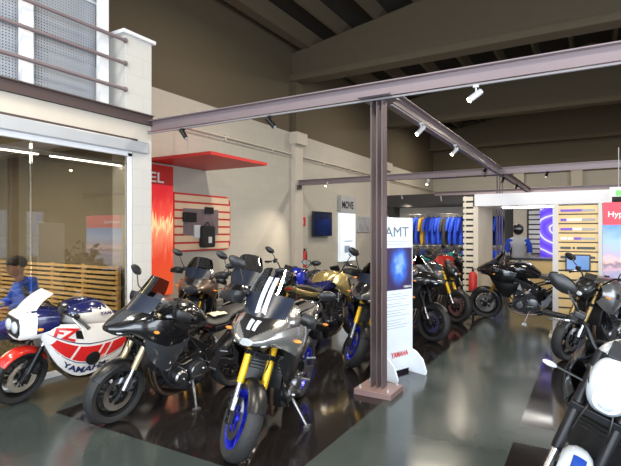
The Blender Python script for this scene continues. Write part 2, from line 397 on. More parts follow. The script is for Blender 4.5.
        for sg in (1, -1):
            b = MB(); b.prism([(-.18, .42), (-.22, .32), (-.34, .34), (-.44, .56), (-.40, .58), (-.28, .44)], .150*sg, .158*sg); b.tube([(-.38, .15*sg, .52), (-.42, .23*sg, .53)], .011, 8); b.build('rearset_plate', ALU, root)
            b = MB(); b.prism([(.06, .60), (.22, .66), (.26, .76), (.10, .74)], .175*sg, .19*sg); b.lathe([(.028, .18*sg), (.028, .2*sg), (0, .2*sg)], (.17, 0, .70), 'y', 12); b.build('side_trim', STEEL if kind != 'retro' else BLK, root, bevel=.004)
        b = MB(); b.lathe([(.042, .0), (.045, .01), (.045, .09), (0, .09)], (.22, .0, .28), 'x', 16)
        b.build('oil_filter', DENG, eng)
        for k in range(10):
            x, z = rg.uniform(-.2, .22), rg.uniform(.24, .68); sg = rg.choice((1, -1)); r_ = rg.uniform(.008, .015)
            b = MB(); b.lathe([(r_, .12*sg), (r_, .202*sg), (r_*.5, .206*sg), (0, .206*sg)], (x, 0, z), 'y', 8); b.build('engine_bolt', CHR, eng)
    b = MB()
    for sg in (1, -1):
        b.beam((-.22, .11*sg, .42), (-.50, .13*sg, .38), .035, .075); b.beam((-.48, .13*sg, .38), (-.76, .13*sg, .31), .03, .06)
    b.beam((-.36, -.13, .40), (-.36, .13, .40), .08, .05); b.build('swingarm', DENG if rim is MBLK else ALU, root, bevel=.006)
    b = MB(); b.tube([(-.27, .0, .62), (-.33, 0, .42)], .035, 12)
    for k in range(7): b.lathe([(.03, 0), (.047, .004), (.03, .008)], (-.27-.008*k, 0, .60-.026*k), 'z', 14)
    b.build('rear_shock', mat('spring_yellow', (.5, .4, .05), .4) if fork is YEL else DENG, root)
    make_wheel('rear_wheel', tuple(RA), RR, .178, rim, root, None, 3 if retro else 5, (-1,), .11, sprocket=True)
    b = MB(); b.tube([(-.22, .09, .445), (-.45, .088, .43), (-.72, .086, .418), (-.80, .086, .385), (-.835, .086, .31), (-.80, .086, .235), (-.72, .086, .202), (-.3, .085, .345)], .008, 6, sm=3); b.build('chain', DENG, root)
    fender('rear_hugger', tuple(RA), RR, .17, math.radians(40), math.radians(120), BLK, root, None, .04)
    # pegs, stand
    for sg in (1, -1):
        b = MB(); b.tube([(-.26, .14*sg, .36), (-.27, .24*sg, .36)], .012, 8); b.beam((-.25, .145*sg, .32), (-.2, .145*sg, .44), .012, .05); b.build('footpeg', ALU, root)
    b = MB(); b.tube([(-.12, .20, .33), (-.02, .215, .33)], .006, 6); b.box((-.0, .22, .335), (.02, .04, .02)); b.build('gear_lever', ALU, root)
    tl = math.tan(math.radians(lean)); ky = .33
    b = MB(); b.tube([(-.06, .13, .26), (-.02, .24, .15), (.02, ky, ky*tl+.02)], [.016, .013, .012], 8); b.box((.02, ky+.01, ky*tl+.012), (.075, .05, .012), rot=Matrix.Rotation(math.atan(tl), 3, 'X').to_euler())
    b.build('kickstand', SILF, root)
    # ---- bodywork
    tz = {'tourer': 0.03, 'naked': 0., 'sport': -.02, 'retro': -.06}[kind]
    tank = [(.36, [(0, .99+tz), (.07, .985+tz), (.11, .95+tz), (.11, .90+tz), (.07, .86+tz), (0, .86+tz)]),
            (.28, [(0, 1.05+tz), (.11, 1.04+tz), (.18, .99+tz), (.19, .91+tz), (.13, .83+tz), (0, .82+tz)]),
            (.12, [(0, 1.08+tz), (.12, 1.065+tz), (.20, 1.0+tz), (.205, .90+tz), (.15, .80+tz), (0, .79+tz)]),
            (-.04, [(0, 1.05+tz), (.10, 1.03+tz), (.17, .96+tz), (.165, .87+tz), (.13, .79+tz), (0, .78+tz)]),
            (-.18, [(0, .93+tz), (.07, .92+tz), (.11, .89+tz), (.12, .84+tz), (.10, .79+tz), (0, .78+tz)]),
            (-.23, [(0, .88+tz), (.05, .875+tz), (.08, .86+tz), (.085, .83+tz), (.07, .80+tz), (0, .79+tz)])]
    if retro: fn = lambda c: 1 if c.z > .925 or (c.x > .1 and c.z > .9) else 0
    elif deco == 'goldtank': fn = lambda c: 1 if c.z < .93 else 0
    else: fn = lambda c: 1 if (c.z > 1.055+tz or c.z < .85+tz) else 0
    tk = MB().body(tank, 4, 3, fn).build('fuel_tank', [paint, paint2], root, angle=50)
    b = MB(); b.lathe([(.035, 0), (.035, .012), (.028, .016), (0, .016)], (.12, 0, 1.072+tz), 'z', 18); b.build('filler_cap', MBLK if not retro else CHR, tk)
    sz = {'tourer': .02, 'naked': 0., 'sport': 0., 'retro': -.06}[kind]
    seat = [(-.17, [(0, .88+sz), (.05, .875+sz), (.085, .85+sz), (.09, .82+sz), (0, .80+sz)]),
            (-.30, [(0, .85+sz), (.09, .845+sz), (.135, .82+sz), (.13, .79+sz), (0, .78+sz)]),
            (-.46, [(0, .865+sz), (.10, .86+sz), (.145, .83+sz), (.13, .80+sz), (0, .79+sz)]),
            (-.53, [(0, .91+sz), (.08, .905+sz), (.12, .87+sz), (.11, .83+sz), (0, .82+sz)]),
            (-.72, [(0, .94+sz), (.07, .935+sz), (.10, .91+sz), (.09, .87+sz), (0, .86+sz)]),
            (-.84, [(0, .955+sz), (.04, .95+sz), (.06, .93+sz), (.05, .90+sz), (0, .89+sz)])]
    MB().body(seat, 3, 2).build('seat', seatm, root, angle=60)
    tail = [(-.30, [(0, .79+sz), (.1, .785+sz), (.14, .77+sz), (.12, .70+sz), (0, .70+sz)]),
            (-.55, [(0, .83+sz), (.1, .82+sz), (.145, .80+sz), (.12, .74+sz), (0, .73+sz)]),
            (-.78, [(0, .89+sz), (.08, .88+sz), (.115, .86+sz), (.10, .81+sz), (0, .80+sz)]),
            (-.93, [(0, .95+sz), (.05, .94+sz), (.07, .92+sz), (.06, .88+sz), (0, .87+sz)])]
    if retro: tail = [(x, [(y*1.15, z-(.0 if i < 2 else .06)) for i, (y, z) in enumerate(hp)]) for x, hp in tail]
    tl_ = MB().body(tail, 3, 2, (lambda c: 1 if c.z > .845+.1*(-.3-c.x) else 0) if retro else None).build('tail_cowl', [paint, paint2], root, angle=50)
    b = MB(); b.ell((-.94, 0, .905+sz), (.015, .055, .02)); b.build('tail_light', REDL, tl_)
    b = MB(); b.beam((-.80, 0, .82+sz), (-.98, 0, .58), .12, .02); b.box((-.985, 0, .60), (.008, .18, .12), rot=Matrix.Rotation(math.radians(20), 3, 'Y').to_euler()); b.build('plate_holder', BLK, root, bevel=.004)
    for sg in (1, -1):
        b = MB(); b.tube([(-.92, .02*sg, .74), (-.93, .15*sg, .745)], .006, 6); st_ = b.build('indicator_stalk', BLK, root)
        b = MB(); b.ell((-.93, .17*sg, .745), (.022, .03, .015)); b.build('indicator_lens', AMB, st_)
        if not retro:
            zz = .88 if kind == 'naked' else .90
            b = MB(); b.tube([(.50, .12*sg, zz), (.51, .26*sg, zz+.01)], .0065, 6); st_ = b.build('indicator_stalk', BLK, root, T if kind == 'naked' else None)
            b = MB(); b.ell((.515, .285*sg, zz+.01), (.022, .038, .014)); b.build('indicator_lens', AMB if deco != 'silver_signal' else LENS, st_, T if kind == 'naked' else None)
    if tour:
        TZ = Matrix.Translation((0, 0, -.045))
        nose = [(.86, [(0, 1.0), (.03, .995), (.05, .975), (.045, .955), (.02, .945), (0, .945)]),
                (.78, [(0, 1.05), (.08, 1.03), (.13, .99), (.12, .94), (.07, .91), (0, .90)]),
                (.66, [(0, 1.12), (.10, 1.10), (.18, 1.04), (.19, .96), (.12, .90), (0, .88)]),
                (.52, [(0, 1.15), (.11, 1.14), (.20, 1.09), (.22, .99), (.15, .93), (0, .91)]),
                (.44, [(0, 1.13), (.10, 1.12), (.18, 1.07), (.19, 1.0), (.14, .95), (0, .94)])]
        no = MB().body(nose, 10, 7, lambda c: 1 if (abs(c.y) < .03+.75*(.84-c.x) and c.z > .975 and abs(c.y) < .13) or c.z < .95 else 0).build('front_fairing', [paint, paint2], root, TZ, angle=50)
        for sg in (1, -1):
            b = MB(); b.ell((.76, .085*sg, .945), (.05, .05, .018), rot=Matrix.Rotation(-.35*sg, 3, 'Z').to_euler()); b.build('headlight_lens', LENS, no, TZ)
            b = MB()
            b.panel([Vector((.80, .10*sg, .985)), Vector((.62, .205*sg, 1.05)), Vector((.38, .28*sg, 1.05)), Vector((.14, .26*sg, .98))],
                    [Vector((.78, .08*sg, .95)), Vector((.60, .215*sg, .90)), Vector((.40, .265*sg, .80)), Vector((.20, .23*sg, .78))], 5, .025, .006, (0, sg, 0)); b.build('side_fairing', paint, root, TZ)
            b = MB()
            b.panel([Vector((.60, .215*sg, .90)), Vector((.42, .265*sg, .81)), Vector((.20, .235*sg, .79)), Vector((.08, .20*sg, .82))],
                    [Vector((.55, .17*sg, .78)), Vector((.44, .20*sg, .60)), Vector((.30, .20*sg, .52)), Vector((.16, .18*sg, .66))], 4, .02, .006, (0, sg, 0)); b.build('lower_cowl', paint2, root, TZ)
        if screen:
            lo = lambda L_: [Vector((v.x+(1-sh)*.35*max(0, v.z-1.08), v.y, 1.08+(v.z-1.08)*sh)) for v in L_]
            top = [Vector((.30, .145, 1.46)), Vector((.34, .09, 1.49)), Vector((.36, 0, 1.50)), Vector((.34, -.09, 1.49)), Vector((.30, -.145, 1.46))]
            mid = [Vector((.42, .20, 1.27)), Vector((.47, .11, 1.29)), Vector((.50, 0, 1.30)), Vector((.47, -.11, 1.29)), Vector((.42, -.20, 1.27))]
            bot = [Vector((.56, .17, 1.07)), Vector((.64, .09, 1.08)), Vector((.67, 0, 1.09)), Vector((.64, -.09, 1.08)), Vector((.56, -.17, 1.07))]
            top, mid = lo(top), lo(mid)
            ws = MB().panel(top, bot, 8, 0, .004, mid=mid).build('windscreen', screen, root, TZ)
            b = MB(); b.panel([v+Vector((.008, 0, .0)) for v in mid], [v+Vector((.012, 0, .004)) for v in bot], 5, .0, .004); b.build('screen_visor', mat('dark_blue_plastic', (.012, .018, .035), .3), ws, TZ)
            if deco == 'stripes':
                for y0 in (.008, -.045):
                    b = MB(); b.panel([Vector((.415, y0+.034, 1.40)), Vector((.415, y0, 1.40))], [Vector((.635, y0+.034, 1.14)), Vector((.635, y0, 1.14))], 6, .022, .002, (1, 0, .5)); b.build('stripe', mat('pale_blue_stripe', (.62, .70, .85), .35), ws, TZ)
                    b = MB(); b.panel([Vector((.68, y0+.034, 1.10)), Vector((.68, y0, 1.105))], [Vector((.80, y0*.8+.028, 1.045)), Vector((.80, y0*.8+.003, 1.05))], 5, .012, .002, (0, 0, 1)); b.build('stripe', MC['pale_blue_stripe'], no, TZ)
        b = MB(); b.box((.43, 0, 1.17), (.02, .16, .10), rot=Matrix.Rotation(math.radians(-25), 3, 'Y').to_euler()); b.build('instrument_display', BLK, root, bevel=.006)
        b = MB(); b.panel([(-.60, .13, .93), (-.75, .13, .96), (-.90, .08, .97)], [(-.60, .14, .91), (-.75, .14, .94), (-.90, .09, .95)], 2, 0, .02); b.mirror(); b.tube([(-.90, .08, .96), (-.93, 0, .96), (-.90, -.08, .96)], .012, 8, sm=3); b.build('grab_rail', BLK, root)
    if kind == 'naked':
        hd = [(.66, [(0, .98), (.04, .975), (.065, .94), (.06, .88), (.03, .85), (0, .845)]),
              (.60, [(0, 1.03), (.07, 1.02), (.10, .96), (.09, .87), (.05, .82), (0, .81)]),
              (.50, [(0, 1.06), (.08, 1.04), (.11, .97), (.10, .88), (.05, .84), (0, .83)]),
              (.45, [(0, 1.04), (.06, 1.03), (.08, .97), (.07, .90), (.04, .87), (0, .86)])]
        no = MB().body(hd, 3, 3).build('headlight_unit', ICE if deco == 'silver_signal' else BLK, root, T, angle=50)
        b = MB(); b.ell((.655, 0, .885), (.02, .04, .03)); b.build('headlight_lens', LENS, no, T)
        for sg in (1, -1):
            b = MB(); b.ell((.64, .055*sg, .955), (.02, .025, .01)); b.build('daytime_light', LENS, no, T)
            b = MB(); b.tube([(.655, .04*sg, .93), (.60, .094*sg, .93), (.53, .112*sg, .98)], .009, 6, sm=3); b.build('cowl_vent', BLK, no, T)
            b = MB()
            b.panel([Vector((.46, .15*sg, 1.0)), Vector((.32, .22*sg, 1.04)), Vector((.12, .215*sg, 1.0)), Vector((-.05, .18*sg, .90))],
                    [Vector((.50, .14*sg, .80)), Vector((.40, .23*sg, .68)), Vector((.26, .23*sg, .66)), Vector((.02, .18*sg, .80))], 6, .055, .008, (0, sg, 0)); sh = b.build('tank_shroud', BP if deco == 'silver_signal' else paint, root)
            b = MB(); b.panel([Vector((.44, .20*sg, .93)), Vector((.34, .275*sg, .93)), Vector((.27, .285*sg, .91))], [Vector((.43, .205*sg, .80)), Vector((.37, .268*sg, .74)), Vector((.31, .272*sg, .75))], 3, .01, .004, (0, sg, 0)); b.build('air_intake', BLK, sh)
        b = MB(); b.box((.47, 0, 1.09), (.02, .15, .09), rot=Matrix.Rotation(math.radians(-35), 3, 'Y').to_euler()); b.build('instrument_display', BLK, root, T, bevel=.006)
    if sport or retro:
        dz = -.05 if retro else 0
        if sport:
            nose = [(.88, [(0, .92), (.03, .91), (.05, .89), (.04, .86), (0, .85)]), (.78, [(0, 1.0), (.10, .98), (.16, .92), (.14, .85), (0, .80)]),
                    (.62, [(0, 1.08), (.13, 1.05), (.21, .98), (.19, .86), (0, .82)]), (.46, [(0, 1.08), (.14, 1.06), (.22, .99), (.21, .88), (0, .86)])]
        else:
            nose = [(.80, [(0, .93), (.09, .925), (.145, .89), (.14, .74), (.09, .70), (0, .69)]), (.76, [(0, .96), (.11, .95), (.165, .90), (.16, .73), (.10, .68), (0, .67)]),
                    (.62, [(0, 1.0), (.14, .985), (.20, .92), (.205, .76), (.13, .68), (0, .67)]), (.46, [(0, .98), (.17, .965), (.225, .91), (.23, .80), (.17, .74), (0, .73)])]
        fn = (lambda c: 2 if c.z < .70 else (1 if c.z > .965 or (c.z > .76 and c.x < .66) else 0)) if retro else None
        no = MB().body(nose, 4, 3, fn).build('front_fairing', [paint, paint2, BLK] if retro else [paint], root, angle=50)
        if retro:
            b = MB(); b.prism([(-.15, .86), (-.12, .905), (.12, .905), (.15, .86), (.15, .76), (.12, .72), (-.12, .72), (-.15, .76)], .795, .812, 'yz'); hs = b.build('headlight_surround', BLK, root, bevel=.004)
            for y in (.07, -.07):
                b = MB(); b.lathe([(.06, 0), (.058, .012), (.045, .022), (.02, .028), (0, .029)], (.808, y, .815), 'x', 24); b.build('headlight_lens', LENS, hs)
        else:
            for sg in (1, -1):
                b = MB(); b.ell((.80, .085*sg, .90), (.05, .045, .014)); b.build('headlight_lens', LENS, no)
        if retro: sc_ = ([Vector((.49, .12, 1.13)), Vector((.53, .07, 1.15)), Vector((.54, 0, 1.155)), Vector((.53, -.07, 1.15)), Vector((.49, -.12, 1.13))], [Vector((.66, .14, .96)), Vector((.75, .09, .955)), Vector((.775, 0, .95)), Vector((.75, -.09, .955)), Vector((.66, -.14, .96))], .02)
        else: sc_ = ([Vector((.42, .10, 1.20)), Vector((.45, 0, 1.22)), Vector((.42, -.10, 1.20))], [Vector((.62, .15, 1.05)), Vector((.76, 0, 1.02)), Vector((.62, -.15, 1.05))], .03)
        MB().panel(sc_[0], sc_[1], 6, sc_[2], .004, (1, 0, .6)).build('windscreen', screen or SMOKE, root)
        for sg in (1, -1):
            tp = [Vector((.64, .165*sg, .83)), Vector((.42, .235*sg, .83)), Vector((.16, .25*sg, .80)), Vector((-.10, .235*sg, .78)), Vector((-.34, .20*sg, .76))]
            bt = [Vector((.60, .15*sg, .70)), Vector((.44, .20*sg, .40)), Vector((.22, .19*sg, .23)), Vector((-.05, .18*sg, .25)), Vector((-.26, .17*sg, .36))]
            if sport: tp = [v+Vector((0, 0, .08)) for v in tp]
            sp = MB().panel(tp, bt, 8, .03, .006, (0, sg, 0)).build('side_fairing', paint, root)
            if retro:
                T_ = spath(tp, 8); B_ = spath(bt, 8)
                def S(u, v, off=.004):
                    k = max(0, min(u, 1))*(len(T_)-1); i = min(int(k), len(T_)-2); t = k-i
                    a = T_[i].lerp(T_[i+1], t); c = B_[i].lerp(B_[i+1], t)
                    return a.lerp(c, v)+Vector((0, sg*(.03*4*v*(1-v)+off), 0))
                def patch(name, u0, u1, v0, v1, skew, m, off=.009, n=8):
                    bb = MB(); vs = []; 
                    for j in range(5):
                        for i in range(n+1): vv = v0+(v1-v0)*j/4; vs.append(S(u0+(u1-u0)*i/n-skew*(vv-v0), vv, off))
                    fs = [(j*(n+1)+i, j*(n+1)+i+1, (j+1)*(n+1)+i+1, (j+1)*(n+1)+i) for j in range(4) for i in range(n)]
                    me = bpy.data.meshes.new(name); me.from_pydata([tuple(p) for p in vs], [], fs); me.materials.append(m)
                    o = bpy.data.objects.new(name, me); C.objects.link(o); o.parent = sp
                RD = mat('decal_red', (.62, .02, .02), .3, coat=.5); NV = mat('decal_navy', (.015, .02, .10), .3)
                patch('pinstripe', .06, 1., .36, .38, .0, NV); patch('pinstripe', .1, 1., .74, .755, .0, NV)
                for u0, u1 in ((.12, .36), (.385, .62), (.645, .72), (.745, .98)): patch('red_block', u0+.06, u1+.06, .42, .71, .22, RD)
                bb = MB(); bb.lathe([(.078, .0), (.078, .012), (.06, .02), (0, .02)] if sg == 1 else [(.078, 0), (.078, -.012), (.06, -.02), (0, -.02)], S(.60, .66), 'y', 24); bb.build('round_vent', BLK, sp)
                bb = MB(); bb.add([S(.36, .12, .011), S(.42, .12, .011), S(.46, .28, .011), S(.38, .28, .011)], [(0, 1, 2, 3)]); bb.build('slot_vent', BLK, sp)
                for txt, size, u0, v0, m, bold, sh_, wd in (('FZ', .19, .13, .34, RD, .006, .2, 1.1), ('YAMAHA', .085, .30, .93, NV, .003, .1, 1.35)):
                    vs, fs = textmesh(txt, size, 0, bold, sh_, wd)
                    L = .98; w_ = max(v.x for v in vs)
                    pts = [S(u0+(v.x if sg == 1 else w_-v.x)/L, v0-v.y/(.52), .012) for v in vs]
                    me = bpy.data.meshes.new('lettering'); me.from_pydata([tuple(p) for p in pts], [], fs); me.materials.append(m)
                    o = bpy.data.objects.new('lettering', me); C.objects.link(o); o.parent = sp
        if retro:
            for sg in (1, -1):
                lettering('lettering', 'YAMAHA', .05, (.02 if sg == 1 else -.22, .173*sg, .86), (-sg, 0, 0), (0, 0, 1), MC['decal_navy'], tk, .002, .1, 1.2, lift=.025)
                b = MB(); b.ell((.63, .205*sg, .80), (.03, .02, .018)); b.build('indicator_lens', AMB, root)
    return root

# ------------------------------------------------------------------ placing bikes
def place(front_px, d, wheelbase=1.44, z=0.):
    """front contact and (forward,right) direction from the front wheel to the rear wheel"""
    f0 = W(*front_px, z) if isinstance(front_px, tuple) else front_px
    d = Vector(d).normalized(); w = W(d[0], d[1]); mid = f0 + w*wheelbase/2
    return (mid.x, mid.y, z), math.atan2(-w.y, -w.x)
def G(px, py): 
    f = H*FP/(py-HZ); return (f, (px-310.5)/FP*f)
# ================================================================== THE SHOWROOM
XW, XM, YB, XR, YN = -7.69, -5.28, 26.9, 7.2, -3.2
Y1, Y2, XC = 4.63, 12.22, -1.89
def nodes_mat(name, rough=.5):
    m = bpy.data.materials.new(name); m.use_nodes = True; nt = m.node_tree; b = nt.nodes['Principled BSDF']; b.inputs['Roughness'].default_value = rough
    tc = nt.nodes.new('ShaderNodeTexCoord'); MC[name] = m; return m, nt, b, tc
def block_mat(name, axis, c1, c2, mortar, bw=.5, bh=.25, top=None, topz=4.6):
    m, nt, b, tc = nodes_mat(name, .75); L = nt.links.new
    sp = nt.nodes.new('ShaderNodeSeparateXYZ'); cb = nt.nodes.new('ShaderNodeCombineXYZ'); L(tc.outputs['Object'], sp.inputs[0])
    L(sp.outputs[axis], cb.inputs[0]); L(sp.outputs['Z'], cb.inputs[1])
    br = nt.nodes.new('ShaderNodeTexBrick'); L(cb.outputs[0], br.inputs['Vector']); br.inputs['Scale'].default_value = 1
    br.inputs['Brick Width'].default_value = bw; br.inputs['Row Height'].default_value = bh; br.inputs['Mortar Size'].default_value = .006
    br.inputs['Color1'].default_value = (*c1, 1); br.inputs['Color2'].default_value = (*c2, 1); br.inputs['Mortar'].default_value = (*mortar, 1)
    out = br.outputs['Color']
    if top:
        mt = nt.nodes.new('ShaderNodeMath'); mt.operation = 'GREATER_THAN'; mt.inputs[1].default_value = topz; L(sp.outputs['Z'], mt.inputs[0])
        mx = nt.nodes.new('ShaderNodeMix'); mx.data_type = 'RGBA'; L(mt.outputs[0], mx.inputs[0]); L(out, mx.inputs[6]); mx.inputs[7].default_value = (*top, 1); out = mx.outputs[2]
    L(out, b.inputs['Base Color'])
    bp = nt.nodes.new('ShaderNodeBump'); bp.inputs['Strength'].default_value = .25; bp.inputs['Distance'].default_value = .01; L(br.outputs['Fac'], bp.inputs['Height']); bp.invert = True; L(bp.outputs['Normal'], b.inputs['Normal'])
    return m
def floor_mat(name, col, r0, r1, sc=1.2, spec=.5):
    m, nt, b, tc = nodes_mat(name); L = nt.links.new
    n = nt.nodes.new('ShaderNodeTexNoise'); n.inputs['Scale'].default_value = sc; n.inputs['Detail'].default_value = 6; n.inputs['Roughness'].default_value = .6; L(tc.outputs['Object'], n.inputs['Vector'])
    mx = nt.nodes.new('ShaderNodeMix'); mx.data_type = 'RGBA'; mx.inputs[6].default_value = (*[c*.72 for c in col], 1); mx.inputs[7].default_value = (*[c*1.28 for c in col], 1); L(n.outputs['Fac'], mx.inputs[0]); L(mx.outputs[2], b.inputs['Base Color'])
    mr = nt.nodes.new('ShaderNodeMapRange'); mr.inputs[1].default_value = .3; mr.inputs[2].default_value = .7; mr.inputs[3].default_value = r0; mr.inputs[4].default_value = r1; L(n.outputs['Fac'], mr.inputs[0]); L(mr.outputs[0], b.inputs['Roughness'])
    b.inputs['Specular IOR Level'].default_value = spec
    return m
FL = floor_mat('grey_resin_floor', (.048, .062, .060), .12, .24); FD = floor_mat('dark_resin_floor', (.014, .012, .012), .06, .14, 1.2, .6)
CR1, CR2, CRM = (.53, .495, .435), (.51, .475, .415), (.475, .44, .385)
BRN = (.115, .089, .054)
WALLY = block_mat('block_wall_side', 'Y', CR1, CR2, CRM, top=BRN); WALLX = block_mat('block_wall_back', 'X', CR1, CR2, CRM, top=BRN)
WXL = block_mat('inner_block_wall', 'X', (.25, .215, .16), (.24, .205, .15), (.20, .17, .12))  # beige wall set browner; the dim room's shade is put into the colour
PIER = block_mat('pier_blocks', 'Y', (.60, .585, .55), (.585, .57, .535), (.55, .53, .50), .5, .25)
CREAM = mat('cream_render', (.62, .56, .48), .7); BROWN = mat('brown_concrete', BRN, .85, bump=(.2, 8)); ROOF = mat('roof_deck', (.02, .015, .010), .9)
STL = mat('mauve_brown_steel', (.23, .18, .19), .3, .15); STD = mat('dark_brown_steel', (.075, .05, .048), .5); WHT = mat('white_laminate', (.8, .8, .82), .4)  # STL is lightened: daylight on the beam faces is put into it
GREY = mat('light_grey_metal', (.55, .57, .6), .35, .3); DARKP = mat('charcoal_panel', (.035, .033, .036), .6)
# floor: dark bays, the grey lane, and a narrow paler strip across the right bay
xs = [-11, XM-.0, -4.25, -1.753, -.53, XR]; ys = [YN, 2.62, 4.08, 4.45, YB]
b = MB()
for i in range(5):
    for j in range(4):
        dark = (i == 2 and j >= 1) or (i == 4 and j in (0, 1, 3)) or (i == 1 and j == 3)
        b.add([(xs[i], ys[j], 0), (xs[i+1], ys[j], 0), (xs[i+1], ys[j+1], 0), (xs[i], ys[j+1], 0), (xs[i], ys[j], -.1), (xs[i+1], ys[j], -.1), (xs[i+1], ys[j+1], -.1), (xs[i], ys[j+1], -.1)],
              [(0, 1, 2, 3), (7, 6, 5, 4)], 1 if dark else 0)
struct(b.build('floor', [FL, FD], flat=True))
b = MB(); b.span((XW-.2, 4.65, 0), (XW, YB, 9)); struct(b.build('wall_left', WALLY))
b = MB(); b.span((XW-.2, YB, 0), (XR, YB+.2, 9.5)); struct(b.build('wall_back', WALLX))
b = MB()
for y0, y1 in ((YN, -1.5), (6.5, 8.2), (9.3, 9.9), (10.6, YB)): b.span((XR, y0, 0), (XR+.2, y1, 9.5))
for y0, y1 in ((8.2, 9.3), (9.9, 10.6)): b.span((XR, y0, 0), (XR+.2, y1, .7)); b.span((XR, y0, 2.45), (XR+.2, y1, 9.5))
b.span((XR, -1.5, 0), (XR+.2, 6.5, .3)); b.span((XR, -1.5, 3.6), (XR+.2, 6.5, 9.5))
struct(b.build('wall_right', WALLY))
b = MB()
for y in (-1.45, .5, 2.5, 4.5, 6.45): b.span((XR+.05, y-.03, .3), (XR+.12, y+.03, 3.6))
b.span((XR+.05, -1.5, .3), (XR+.12, 6.5, .36)); b.span((XR+.05, -1.5, 3.54), (XR+.12, 6.5, 3.6)); struct(b.build('window_3', WHT))  # unseen side glazing, added to bring in light for the ceiling
for k, (y0, y1) in enumerate(((8.2, 9.3), (9.9, 10.6))):
    b = MB(); b.span((XR+.05, y0, .7), (XR+.12, y0+.05, 2.45)); b.span((XR+.05, y1-.05, .7), (XR+.12, y1, 2.45)); b.span((XR+.05, y0, .7), (XR+.12, y1, .75)); b.span((XR+.05, y0, 2.4), (XR+.12, y1, 2.45)); b.span((XR+.06, y0, 1.5), (XR+.11, y1, 1.54))
    w_ = struct(b.build('window_%d' % (k+1), WHT)); b = MB(); b.span((XR+.08, y0, .7), (XR+.09, y1, 2.45)); b.build('window_pane', glass('window_glass', (.95, .97, 1)), w_)
# roof: pitched deck, purlins, tapered concrete beams
def zr(x): return 6.95+.165*(min(x, 0.)-XW)-.165*max(x, 0)
b = MB(); b.add([(XW-.2, YN, zr(XW)+.35), (0, YN, zr(0)+.35), (XR+.2, YN, zr(XR)+.35), (XW-.2, YB+.2, zr(XW)+.35), (0, YB+.2, zr(0)+.35), (XR+.2, YB+.2, zr(XR)+.35)]+
               [(XW-.2, YN, zr(XW)+.5), (0, YN, zr(0)+.5), (XR+.2, YN, zr(XR)+.5), (XW-.2, YB+.2, zr(XW)+.5), (0, YB+.2, zr(0)+.5), (XR+.2, YB+.2, zr(XR)+.5)],
               [(0, 1, 4, 3), (1, 2, 5, 4), (6, 9, 10, 7), (7, 10, 11, 8)]); struct(b.build('ceiling', ROOF, flat=True))
purl = []
for k, x in enumerate([-7.2, -6.1, -5.0, -3.9, -2.8, -1.7, -.6, .7, 1.9, 3.1, 4.3, 5.5, 6.7]):
    b = MB(); z = zr(x); w = .10 if k else .3
    b.prism([(x-w/2, z-.02), (x+w/2, z-.02), (x+w*.9, z+.38), (x-w*.9, z+.38)], YN, YB, 'xz'); o = b.build('roof_purlin', BROWN, flat=True)
    struct(o); o.name = 'trim_%d' % (k+1)
for k, y in enumerate((-.2+4.9-.0, 12.05, 19.35, 26.3)):
    y = y if k else 4.75
    pts = [(XW, 6.15), (XR, 6.15), (XR, zr(XR)), (0, zr(0)), (XW, zr(XW))]
    b = MB(); b.prism(pts, y-.0, y+.28, 'xz'); b.prism([(XW, 6.1), (XR, 6.1), (XR, 6.28), (XW, 6.28)], y-.1, y+.38, 'xz')
    o = b.build('trim', BROWN, flat=True); struct(o); o.name = 'trim_%d' % (20+k)
for k, y in enumerate((12.25, 19.5)):      # wall piers under the beams
    b = MB(); b.span((XW, y-.22, 0), (XW+.14, y+.22, 4.25)); b.span((XW, y-.3, 4.25), (XW+.25, y+.3, 4.6)); o = struct(b.build('trim', CREAM)); o.name = 'trim_%d' % (30+k)
    b = MB(); b.span((XW, y-.2, 4.6), (XW+.16, y+.2, 6.2)); o = struct(b.build('trim', BROWN)); o.name = 'trim_%d' % (33+k)
b = MB(); b.tube([(XW+.04, 5.0, 3.95), (XW+.04, YB, 3.95)], .025, 8); b.tube([(XW+.04, 5.0, 3.87), (XW+.04, YB, 3.87)], .012, 8)
for y in (7, 9, 11, 14, 16): b.box((XW+.03, y, 3.93), (.06, .04, .14))
o = struct(b.build('trim', CREAM)); o.name = 'trim_36'
for k, x in enumerate((-3.2, -.6, 2.4, 5.0)):
    b = MB(); b.span((x-.25, YB-.25, 0), (x+.25, YB, 5.0)); o = struct(b.build('trim', CREAM)); o.name = 'trim_%d' % (40+k)

# ------------------------------------------------------------------ steel frame
def ibeam(mb, a, b_, h=.145, w=.13, t=.012, mi=0):
    a = Vector(a); b_ = Vector(b_); mb.beam(a, b_, t, h, mi)
    for s in (1, -1): mb.beam(a+Vector((0, 0, s*h/2)), b_+Vector((0, 0, s*h/2)), w, t, mi)
ZB = 3.11
def steel_beam(name, a, b_, label, h=.145):
    mb = MB(); ibeam(mb, a, b_, h); o = mb.build(name, STL, flat=True); tag(o, label, 'beam'); 
    return o
o = steel_beam('steel_beam', (XM+.02, Y1, ZB), (XR, Y1, ZB), 'long brown steel I-beam crossing the foreground above the near column')
m_ = MB(); m_.span((XM+.03, Y1-.085, 2.995), (XR, Y1-.06, 3.012)); m_.build('light_rail', mat('rail_grey', (.22, .21, .23), .4), o)
o = steel_beam('steel_beam', (XC, Y1+.09, ZB), (XC, 19.3, ZB), 'brown steel I-beam running back from the near column, perpendicular to the front one')
m_ = MB(); m_.span((XC+.05, Y1+.2, 2.995), (XC+.075, 18, 3.012)); m_.build('light_rail', MC['rail_grey'], o)
o = steel_beam('steel_beam', (XW+.05, Y2, ZB), (XR, Y2, ZB), 'second brown steel I-beam parallel to the front one, resting on a wall bracket')
m_ = MB(); m_.span((XW, Y2-.1, 2.92), (XW+.2, Y2+.1, 3.04)); m_.build('wall_bracket', STD, o)
steel_beam('steel_beam', (-5.2, 18.4, ZB), (XR, 18.4, ZB), 'farthest brown steel I-beam above the clothing area')
